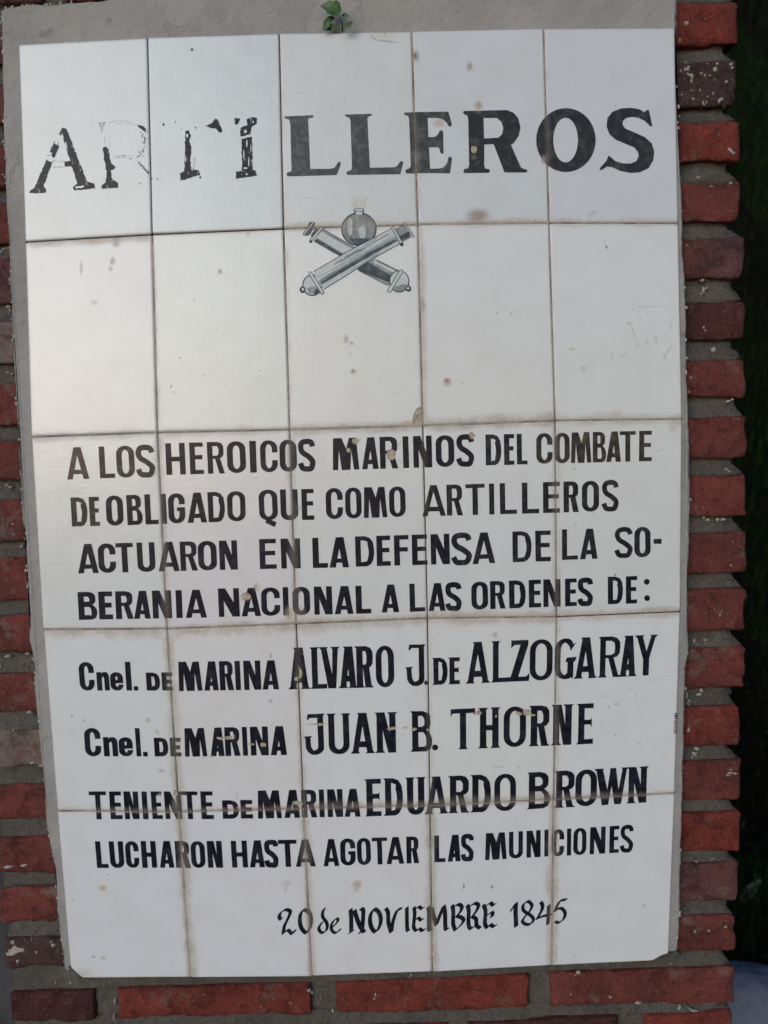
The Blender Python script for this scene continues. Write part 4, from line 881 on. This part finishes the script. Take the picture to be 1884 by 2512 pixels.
# continue the courses above and below the picture
for _ in range(3): RC.append((RC[-1][0]-147, RC[-1][1]-147)); RX.append(1806); RK.append('r'); LC.append((LC[-1][0]-147, LC[-1][1]-147)); LK.append('p')
LXL = at(19, 2460, YB).x
def px_of(P):
    d = P - CAM; return CX + F*d.dot(RIGHT)/d.dot(FWD), CY + F*d.dot(DOWN)/d.dot(FWD)
rb = random.Random(11)
JT = .022
CF = []             # bottom and top of every course as functions of x
for k in range(len(RC)):
    ra, rb_ = at(RX[k], RC[k][0], YB), at(RX[k], RC[k][1], YB)      # right end, top and bottom
    la, lb = at(20, LC[k][0], YB), at(20, LC[k][1], YB)
    xr = ra.x; xl = LXL + rb.uniform(-.002, .002)
    zt = lambda x, la=la, ra=ra: la.z + (ra.z-la.z)*(x-la.x)/(ra.x-la.x); zb = lambda x, lb=lb, rb_=rb_: lb.z + (rb_.z-lb.z)*(x-lb.x)/(rb_.x-lb.x)
    CF.append((zb, zt))
    if k == 0:
        segs = [(at(23,2470,YB).x, at(231,2470,YB).x), (at(288,2465,YB).x, at(759,2460,YB).x), (at(825,2455,YB).x, at(1298,2440,YB).x), (at(1351,2430,YB).x, xr)]
    else:
        first = .235 if k % 2 else .115; segs = []; x = xl
        ends = []
        wl = first
        while x < xr - .02:
            e = min(x + wl, xr)
            if xr - e < .07: e = xr
            segs.append((x, e)); x = e + JT; wl = .235
    for n_, (a, b) in enumerate(segs):
        if b - a < .01: continue
        kind = LK[k] if n_ == 0 else (RK[k] if n_ == len(segs)-1 else 'r')
        if k == 0: kind = ['d','o','o','r'][n_]
        c4 = [Vector((a, YB, zt(a))), Vector((b, YB, zt(b))), Vector((b + rb.uniform(-.002,.002), YB, zb(b))), Vector((a, YB, zb(a)))]
        brick(c4, .105, kind, k*7 + n_)
# the course cut by the lower edge of the picture, and those below it down to the ground
base = [at(20, 2560, YB).z, at(1797, 2482, YB).z]; x0 = LXL; x1 = at(1797, 2500, YB).x
z_l, z_r = base; lev = 0
while z_l > .03:
    if lev == 0: segs = [(x0, at(700,2530,YB).x), (at(760,2530,YB).x, at(1100,2510,YB).x), (at(1150,2510,YB).x, at(1517,2505,YB).x), (at(1582,2500,YB).x, x1)]
    else:
        segs = []; x = x0; wl = .235 if lev % 2 else .115
        while x < x1 - .02:
            e = min(x + wl, x1); e = x1 if x1 - e < .07 else e; segs.append((x, e)); x = e + JT; wl = .235
    hh = min(.045, z_l - .004)
    CF.insert(0, (lambda x, a=z_l, b=z_r, h=hh: a + (b-a)*(x-x0)/(x1-x0) - h, lambda x, a=z_l, b=z_r: a + (b-a)*(x-x0)/(x1-x0)))
    for n_, (a, b) in enumerate(segs):
        f = lambda x: z_l + (z_r-z_l)*(x-x0)/(x1-x0)
        brick([Vector((a, YB, f(a))), Vector((b, YB, f(b))), Vector((b, YB, max(.002, f(b)-hh))), Vector((a, YB, max(.001, f(a)-hh)))], .105, rb.choice('rodro') if lev else 'rrdo'[n_], 300 + lev*9 + n_)
    z_l -= .066; z_r -= .066; lev += 1
# lime and mortar splashes stuck on bricks and joints
N = NT('lime splash'); lime = N.fin(N.mix(N.ramp(N.noise(N.coord(), 300, 3), .35, .7), (.42,.39,.35), (.26,.235,.20)), .9, None, .2)
N = NT('lichen'); lich = N.fin(N.mix(N.ramp(N.noise(N.coord(), 300, 3), .35, .7), (.22,.17,.05), (.15,.12,.06)), .9, None, .2)
SPL = [(1685,57,8,8),(1668,98,4,8),(1754,170,9,9),(1698,186,5,11),(1722,179,6,5),(1730,184,4,4),(1742,185,4,4),(1794,158,7,6),(1797,166,5,4),(1782,201,5,6),(1697,221,5,3),(1718,221,3,4),(1750,229,3,6),(1770,243,9,6),(1765,249,5,4),(1701,242,6,4),(1673,233,4,4),(1737,236,3,3),(1683,152,3,4),(1670,174,4,6),
 (1714,435,8,4),(1793,449,5,4),(1686,602,5,4),(1725,687,6,4),(1727,712,4,10),(1734,706,5,4),(1721,720,5,3),(1727,804,3,6),(1731,811,3,5),(1752,857,8,7),(1695,927,4,6),(1691,962,3,6),(1788,984,9,5),(1798,980,4,4),(1783,1152,4,5),(1790,1156,6,4),(1728,1270,4,5),(1738,1276,8,4),(1762,1275,5,5),(1776,1275,9,4),(1793,1387,4,4),(1798,1329,2,2),
 (1704,1574,3,7),(1710,1581,7,3),(1731,1571,4,4),(1732,1579,3,4),(1722,1695,5,6),(1716,1705,7,4),(1686,1708,4,9),(1692,1720,5,4),(1688,1728,5,4),(1712,1838,9,5),(1704,1850,7,7),(1698,1858,5,5),(1566,2461,10,4),(1660,2348,6,4),(1646,2363,6,5),(1419,2387,7,5),(1411,2392,4,4),(1498,2447,4,4),(1780,2274,6,5),(1739,2283,5,6),(1705,2285,4,7),
 (1709,2115,3,3),(1748,2107,4,2),(365,2409,6,4),(172,2412,5,4),(136,2412,3,5),(270,2410,8,4),(281,2459,3,12),(279,2497,3,8),(32,2312,8,7),(43,2359,7,6),(130,2319,8,7),(126,2311,5,4),(23,2332,5,4),(20,2364,3,6),(921,2440,4,9),(918,2450,4,4),(758,2431,6,5),(765,2436,4,6),(817,2482,4,6),(786,2450,2,5),
 (20,752,7,5),(24,762,4,6),(23,787,4,3),(18,914,6,3),(28,918,4,4),(16,1190,6,4),(24,1195,5,4),(31,1286,5,5),(33,1311,4,3),(52,1341,5,5),(18,1611,9,4),(66,1605,7,4),(71,1748,8,4),(100,1879,9,4),(78,1873,6,3),(75,2127,0,0),(20,2128,14,5),(58,2124,10,4),(1470,2420,5,5),(1400,2440,3,3),(1640,2420,4,3),(500,2440,3,3),(640,2470,3,2)]
rs = random.Random(9)
for (px, py, rx, ry) in SPL:
    if rx == 0: continue
    rng = RC if px > 900 else LC
    on = any(a_ - 2 < py < b_ + 2 for a_, b_ in rng)
    if 2395 < py < 2520: on = py > 2424 and not (231 < px < 288 or 759 < px < 825 or 1298 < px < 1351)
    Y = YB - .0004 if on else YB + .0045
    c0 = at(px, py, Y); k = at(px + 1, py, Y).x - c0.x; a0 = rs.uniform(0, 3)
    bm = bmesh.new(); n = 11; top = bm.verts.new((0, -min(rx, ry)*k*.35, 0)); r1, r2 = [], []
    for i in range(n):
        a = 2*math.pi*i/n; q = rs.uniform(.55, 1.2)
        X, Z = math.cos(a)*rx*k*q, math.sin(a)*ry*k*q
        r1.append(bm.verts.new((X*.6, -min(rx, ry)*k*.3, Z*.6))); r2.append(bm.verts.new((X, .0022, Z)))
    for i in range(n):
        j = (i+1) % n; bm.faces.new((top, r1[i], r1[j])).smooth = True; bm.faces.new((r1[i], r2[i], r2[j], r1[j])).smooth = True
    bmesh.ops.recalc_face_normals(bm, faces=bm.faces)
    ob('mortar_splash', bm, lime, pillar, c0 - PO)
for (px, py, rx, ry) in ((1786,2430,9,6),(1794,2426,5,5),(1774,2443,5,4),(1796,2445,4,5)):
    Y = YB - .0003; c0 = at(px, py, Y); k = at(px + 1, py, Y).x - c0.x
    bm = bmesh.new(); n = 10; top = bm.verts.new((0, -.0012, 0)); r2 = [bm.verts.new((math.cos(i*2*math.pi/n)*rx*k*rs.uniform(.6, 1.2), .002, math.sin(i*2*math.pi/n)*ry*k*rs.uniform(.6, 1.2))) for i in range(n)]
    for i in range(n): bm.faces.new((top, r2[i], r2[(i+1) % n])).smooth = True
    bmesh.ops.recalc_face_normals(bm, faces=bm.faces)
    ob('lichen_patch', bm, lich, pillar, c0 - PO)
# mortar core
top_z = at(900, RC[-1][0], YB).z + .01
bm = bmesh.new()
xa, xb = LXL + .003, None
NZ = 720; NXc = 60; rows = []
def phase(x, z):         # 0 on top of the lower brick, 1 under the upper one; None beside a brick
    for k in range(len(CF)-1):
        a, b = CF[k][1](x), CF[k+1][0](x)
        if a <= z <= b: return (z-a)/max(1e-4, b-a)
    return None
def xright(z):           # follow the brick ends, set back
    best = None
    for k in range(len(RC)):
        p = at(RX[k], sum(RC[k])/2, YB)
        if best is None or abs(p.z - z) < best[0]: best = (abs(p.z - z), p.x)
    return best[1] - .0115
for i in range(NZ+1):
    z = top_z*i/NZ; ph = phase(.8, z); R_ = xright(z) + (.0 if ph is None else .0085*(1-min(1, ph*1.6))); row = []
    prof = [(xa, .30), (xa, .20), (xa, .12)] + [(xa + (R_-xa)*t/NXc, None) for t in range(NXc+1)] + [(R_, .06), (R_, .12), (R_, .2), (R_, .30)]
    for x, y in prof:
        if y is None:
            ph = phase(x, z); y = YB + (.0075 if ph is None else .0022 + .0085*min(1, ph*1.25)**.8)
        p = Vector((x, y, z))
        nv = noise.noise_vector(p*22)*.0020 + noise.noise_vector(p*90)*.0014
        p += Vector((nv.x, nv.y, 0)); row.append(bm.verts.new(p - PO))
    rows.append(row)
for a, b in zip(rows, rows[1:]):
    for j in range(len(a)-1):
        f = bm.faces.new((a[j], a[j+1], b[j+1], b[j])); f.smooth = True
    f = bm.faces.new((a[-1], a[0], b[0], b[-1]))
bm.faces.new(rows[0][::-1]); bm.faces.new(rows[-1])
bmesh.ops.recalc_face_normals(bm, faces=bm.faces)
ob('mortar_core', bm, mort, pillar)
# crumbs of mortar and lime clinging to the ragged rim of the bed
crumb = bmesh.new(); rc = random.Random(21)
rim_px = [(p, q) for p, q in zip(BED, BED[1:]) if (p[0] < 200 and q[0] < 200) or (p[0] > 1650 and q[0] > 1650)]
for _ in range(150):
    p, q = rc.choice(rim_px); t = rc.random(); side = -1 if p[0] < 900 else 1
    c0 = at(p[0] + (q[0]-p[0])*t + side*rc.uniform(-6, 2), p[1] + (q[1]-p[1])*t, .0035); sz = rc.uniform(.0007, .0021)
    g_ = bmesh.ops.create_icosphere(crumb, subdivisions=1, radius=1)
    for v in g_['verts']:
        d = v.co*sz*rc.uniform(.6, 1.2); v.co = c0 - PL + Vector((d.x, d.y*.6, d.z*rc.uniform(.8, 1.8)))
N = NT('lime crumbs'); ob('mortar_crumbs', crumb, N.fin(N.mix(N.ramp(N.noise(N.coord(), 60, 2), .4, .6), (.30,.28,.26), (.46,.44,.42)), .9, None, .2), plaque, kind='stuff')
# ragged mortar squeezed out under the plaque
LOWM = [(196,2398),(467,2397),(764,2394),(1061,2383),(1354,2367),(1600,2356),(1642,2339),(1664,2335),(1674,2345),(1660,2362),(1600,2369),(1354,2384),(1061,2400),(764,2410),(467,2414),(230,2412)]
def at_bed(pts, Y): return fine_outline(pts, Y, .008, .0006)
ob('mortar_lip', bed_mesh(at_bed(LOWM, .012), .012, .03), mort, plaque)

# ------------------------------------------------------------------ rendered wall set back beyond the pillar's left side
N = NT('dark render'); co = N.coord(); n = N.noise(co, 8, 6, .7)
rend = N.fin(N.mix(N.ramp(n, .35, .7), (.075,.072,.080), (.04,.038,.042)), .9, N.bump(N.noise(co, 60, 6, .7), .6, .006), .2)
bm = bmesh.new(); G = 40; vv = [[None]*(G+1) for _ in range(G+1)]
xl_, xr_ = LXL - 1.2, LXL + .008
for face_y in (0,):
    for i in range(G+1):
        for j in range(G+1):
            p = Vector((xl_ + (xr_-xl_)*i/G, .07, 2.35*j/G)); p.y += noise.noise(p*9)*.006; vv[i][j] = bm.verts.new(p - Vector((LXL-.6, .15, 0)))
    for i in range(G):
        for j in range(G): bm.faces.new((vv[i][j], vv[i+1][j], vv[i+1][j+1], vv[i][j+1])).smooth = True
edge = [vv[i][0] for i in range(G+1)] + [vv[G][j] for j in range(1, G+1)] + [vv[i][G] for i in range(G-1, -1, -1)] + [vv[0][j] for j in range(G-1, 0, -1)]
back = [bm.verts.new((v.co.x, .12, v.co.z)) for v in edge]
for i in range(len(edge)): bm.faces.new((edge[i], back[i], back[(i+1) % len(edge)], edge[(i+1) % len(edge)]))
bm.faces.new(back); bmesh.ops.recalc_face_normals(bm, faces=bm.faces)
ob('rendered_wall', bm, rend, None, (LXL-.6, .15, 0), label='dark grey rendered wall running off behind the left side of the pillar', category='wall')

# ------------------------------------------------------------------ ground, grassy bank
def height(x, y):
    t = max(0.0, y - .95, (x - 1.55)*1.3 if y > -3 else 0); s = t*t*(1.9) if t < .45 else .385 + (t-.45)*1.72  # rise on the right side is added to keep sky light off that half
    s = min(s, 3.3)
    return s + .03*noise.noise((x*1.7, y*1.7, 0))*(1 if y > .6 else .3) + .012*noise.noise((x*7, y*7, 4))*(1 if y > .3 else .4)
N = NT('dark soil'); co = N.coord()
a = N.noise(co, 5, 6, .7); b = N.noise(co, 60, 5, .7)
col = N.mix(N.ramp(a, .4, .65), (.007,.006,.005), (.005,.008,.004)); col = N.mix(N.math('MULTIPLY', N.ramp(b, .55, .75), .6), col, (.022,.018,.013))
soil = N.fin(col, .95, N.bump(b, .9, .02), .15)
bm = bmesh.new()
xs = [-60,-30,-15,-8,-4,-2] + [-1.2 + .05*i for i in range(0, 90)] + [3.4,4,5,7,10,16,30,60]
ys = [-60,-30,-15,-8,-5,-3,-2,-1.4,-1,-.7,-.5,-.3,-.1] + [.0 + .05*i for i in range(0, 70)] + [3.6,4,5,7,11,20,35,60]
g = [[bm.verts.new((x, y, height(x, y))) for y in ys] for x in xs]
for i in range(len(xs)-1):
    for j in range(len(ys)-1): bm.faces.new((g[i][j], g[i+1][j], g[i+1][j+1], g[i][j+1])).smooth = True
ob('ground', bm, soil, kind='structure')

def leafmat(name, a, b, rough=.6):
    N = NT(name); n = N.noise(N.coord(), 9, 4, .6)
    N.fin(N.mix(N.ramp(n, .35, .7), a, b), rough, None, .1); return N.m
gm = [leafmat('grass green', (.014,.036,.006), (.008,.020,.004)), leafmat('grass dark', (.005,.009,.003), (.010,.014,.005)), leafmat('dry blade', (.035,.028,.018), (.016,.013,.010))]
def blades(n, region, seed, lmin, lmax, wmin, wmax):
    r = random.Random(seed); V, Fc, M = [], [], []
    for _ in range(n):
        x, y = r.uniform(*region[0]), r.uniform(*region[1]); z = height(x, y)
        L = r.uniform(lmin, lmax); wd = r.uniform(wmin, wmax); a = r.uniform(0, 2*math.pi); bend = r.uniform(.2, 1.1)
        dx, dy = math.cos(a), math.sin(a); px, py = -dy*wd/2, dx*wd/2; b0 = len(V)
        for t in (0, .4, .75, 1):
            s = L*t*bend*t; h = L*t*(1-.35*t*bend); k = (1, .9, .6, .05)[(0, .4, .75, 1).index(t)]
            V.append((x + dx*s + px*k, y + dy*s + py*k - h*.25*(y > .95), z + h)); V.append((x + dx*s - px*k, y + dy*s - py*k - h*.25*(y > .95), z + h))
        mi = 0 if noise.noise((x*2.2, y*2.2, 1)) > .05 else 1
        if r.random() < (.03 if z > .8 else .12): mi = 2
        for k in range(3): Fc.append((b0+2*k, b0+2*k+1, b0+2*k+3, b0+2*k+2)); M.append(mi)
    me = bpy.data.meshes.new('grass'); me.from_pydata(V, [], Fc); me.update()
    me.polygons.foreach_set('material_index', M); return me
ob('grass', blades(52000, ((.55, 2.6), (.5, 3.0)), 2, .03, .10, .002, .006), gm, kind='stuff', label='short dark grass and weeds covering the shaded bank behind the pillar')
ob('grass', blades(9000, ((-1.6, .55), (.45, 3.0)), 4, .03, .11, .003, .007), gm, kind='stuff', label='dark grass on the bank beyond the rendered wall')
# fallen leaves and twigs
def leaf_mesh(L, W_, curl, seed, n=7, serr=0):
    r = random.Random(seed); bm = bmesh.new(); rows = []
    for i in range(n+1):
        t = i/n; wd = W_*math.sin(math.pi*min(1, t**.75*.97+.015))*(1 + serr*(.22 if i % 2 else -.12)); x = L*t; z = curl*L*math.sin(t*2.6)*.5
        rows.append([bm.verts.new((x, s*wd/2, z + abs(s)*wd*.22 + r.uniform(-.03, .03)*wd)) for s in (-1, -.5, 0, .5, 1)])
    for a, b in zip(rows, rows[1:]):
        for j in range(4): bm.faces.new((a[j], a[j+1], b[j+1], b[j])).smooth = True
    me = bpy.data.meshes.new('leaf'); bm.to_mesh(me); bm.free(); return me
lm = [leafmat('dead leaf', (.11,.085,.055), (.05,.04,.026), .7), leafmat('grey dead leaf', (.085,.082,.07), (.115,.11,.09), .7)]
rf = random.Random(5)
proto = [leaf_mesh(rf.uniform(.02, .045), rf.uniform(.008, .016), rf.uniform(-.4, .5), i) for i in range(6)]
for i, me in enumerate(proto): me.materials.append(lm[i % 2])
V, Fc = [], []
lit = bmesh.new()
for i in range(900):
    x, y = rf.uniform(.6, 2.0), rf.uniform(.3, 1.5); z = height(x, y)
    M_ = Matrix.Translation((x, y, z + rf.uniform(.002, .02))) @ Matrix.Rotation(rf.uniform(0, 6.3), 4, 'Z') @ Matrix.Rotation(rf.uniform(-.6, .9), 4, 'Y') @ Matrix.Rotation(rf.uniform(-.6, .6), 4, 'X') @ Matrix.Scale(rf.uniform(.4, .9), 4)
    n0 = len(lit.verts); lit.from_mesh(rf.choice(proto)); lit.verts.ensure_lookup_table()
    for v in lit.verts[n0:]: v.co = M_ @ v.co
ob('leaf_litter', lit, lm[0], kind='stuff', label='small brown fallen leaves scattered on the dark soil at the foot of the bank')

def ground_hit(px, py):
    d = (RIGHT*((px-CX)/F) + DOWN*((py-CY)/F) + FWD); t = .3
    while t < 8:
        p = CAM + d*t
        if p.z <= height(p.x, p.y): return p
        t += .004
    return p
p = ground_hit(1850, 2228)
me = leaf_mesh(.075, .024, .25, 40, 10); me.materials.append(lm[1])
o = ob('fallen_leaf', me, None, None, p + Vector((-.035, -.01, .012)), label='long grey green curled leaf lying on the dark soil right of the pillar', category='leaf'); o.rotation_euler = (.5, -.75, .25)
p = ground_hit(1838, 2080)
me = leaf_mesh(.085, .014, .3, 41, 10); me.materials.append(lm[1])
o = ob('fallen_leaf', me, None, None, p + Vector((-.04, -.01, .02)), label='narrow dull blade shaped leaf beside the chipped brick above the curled leaf', category='leaf'); o.rotation_euler = (.4, .55, .1)

# pale stone at the pillar's foot
N = NT('pale stone'); co = N.coord(); n = N.noise(co, 14, 5, .6)
stone_m = N.fin(N.mix(N.ramp(n, .35, .7), (.185,.195,.235), (.23,.24,.28)), .8, N.bump(N.noise(co, 40, 6, .7), .4, .01), .3)
p = ground_hit(1850, 2500)
bm = bmesh.new(); bmesh.ops.create_icosphere(bm, subdivisions=5, radius=1)
for v in bm.verts:
    q = v.co.copy(); d = 1 + .10*noise.noise(q*1.6) + .03*noise.noise(q*6)
    v.co = Vector((q.x*.115*d, q.y*.12*d, max(-.03, q.z*.10*d)))
for f in bm.faces: f.smooth = True
ob('pale_stone', bm, stone_m, None, Vector((p.x + .015, p.y + .03, p.z - .035)), label='smooth pale blue grey stone on the ground at the foot of the pillar', category='stone')

# ------------------------------------------------------------------ seedling growing from the top joint
lv = NT('sprout leaf'); n = lv.noise(lv.coord(), 90, 3, .6)
lv.fin(lv.mix(lv.ramp(n, .35, .7), (.018,.070,.008), (.045,.130,.018)), .45, lv.bump(n, .4, .002), .4)
lv.b.inputs['Subsurface Weight'].default_value = 0
stem_m = leafmat('sprout stem', (.05,.10,.025), (.09,.12,.04))
root = at(826, 76, 0)
sprout = thing('sprout', root, 'small green leafy seedling sprouting from the joint above the top middle tile', 'plant')
def leaf_poly(pl, to, mid, ydep, cup):
    """leaf from its outline; mid: base and tip of the midrib"""
    b_, t_ = at(*to(*mid[0]), ydep), at(*to(*mid[1]), ydep); ax_ = (t_-b_); L = ax_.length; ax_.normalize(); sd_ = Vector((ax_.z, 0, -ax_.x))
    pts = [at(*to(*p), ydep) for p in pl]; bm = bmesh.new()
    vo = []
    for P in pts:
        s = (P-b_).dot(sd_); t = (P-b_).dot(ax_)/L; vo.append(bm.verts.new(Vector((P.x, P.y - cup*abs(s) - cup*.25*L*math.sin(max(0, min(1, t))*math.pi), P.z)) - root))
    k = 4; rib = [bm.verts.new(b_.lerp(t_, (i+.5)/k) + Vector((0, -.25*cup*L*math.sin(math.pi*(i+.5)/k), 0)) - root) for i in range(k)]
    n = len(vo)
    near = lambda v: min(range(k), key=lambda i: (rib[i].co - v.co).length)
    for i in range(n):
        a, b = vo[i], vo[(i+1) % n]; ia, ib = near(a), near(b); bm.faces.new((a, b, rib[ia])).smooth = True
        st = 1 if ib > ia else -1
        for j in range(ia, ib, st): bm.faces.new((rib[j], b, rib[j+st])).smooth = True
    bmesh.ops.recalc_face_normals(bm, faces=bm.faces)
    return bm
Lf = [([(415,42),(432,28),(455,24),(478,14),(500,22),(522,18),(545,32),(550,55),(556,72),(545,90),(530,104),(505,108),(480,104),(462,96),(450,72),(432,58)], ((535,100),(425,42)), -.012, .35),
      ([(430,196),(436,165),(440,145),(455,128),(470,112),(492,108),(512,112),(505,130),(492,145),(485,162),(478,180),(462,192),(445,198)], ((515,112),(438,188)), -.007, .3),
      ([(440,198),(470,165),(492,160),(520,168),(545,182),(560,192),(530,200),(480,202)], ((545,190),(450,195)), -.004, .3),
      ([(556,106),(560,92),(575,84),(592,96),(604,102),(590,112),(572,116)], ((556,108),(602,102)), -.014, .3),
      ([(564,186),(575,166),(590,150),(610,142),(628,134),(624,158),(612,178),(592,190),(574,194)], ((566,188),(624,142)), -.011, .4)]
for pl, mid, yd, cup in Lf: ob('leaf', leaf_poly(pl, H2, mid, yd, cup), lv.m, sprout)
bm = bmesh.new()
P_ = [at(*H2(560,200), .002), at(*H2(560,165), -.006), at(*H2(548,130), -.010), at(*H2(538,100), -.012)]
prev = None
for i, p in enumerate(P_):
    rr = .0012*(1-.2*i); rg = [bm.verts.new(p - root + Vector((rr*math.cos(a*math.pi/3), rr*math.sin(a*math.pi/3), 0))) for a in range(6)]
    if prev:
        for k in range(6): bm.faces.new((prev[k], prev[(k+1) % 6], rg[(k+1) % 6], rg[k])).smooth = True
    prev = rg
ob('stem', bm, stem_m, sprout)
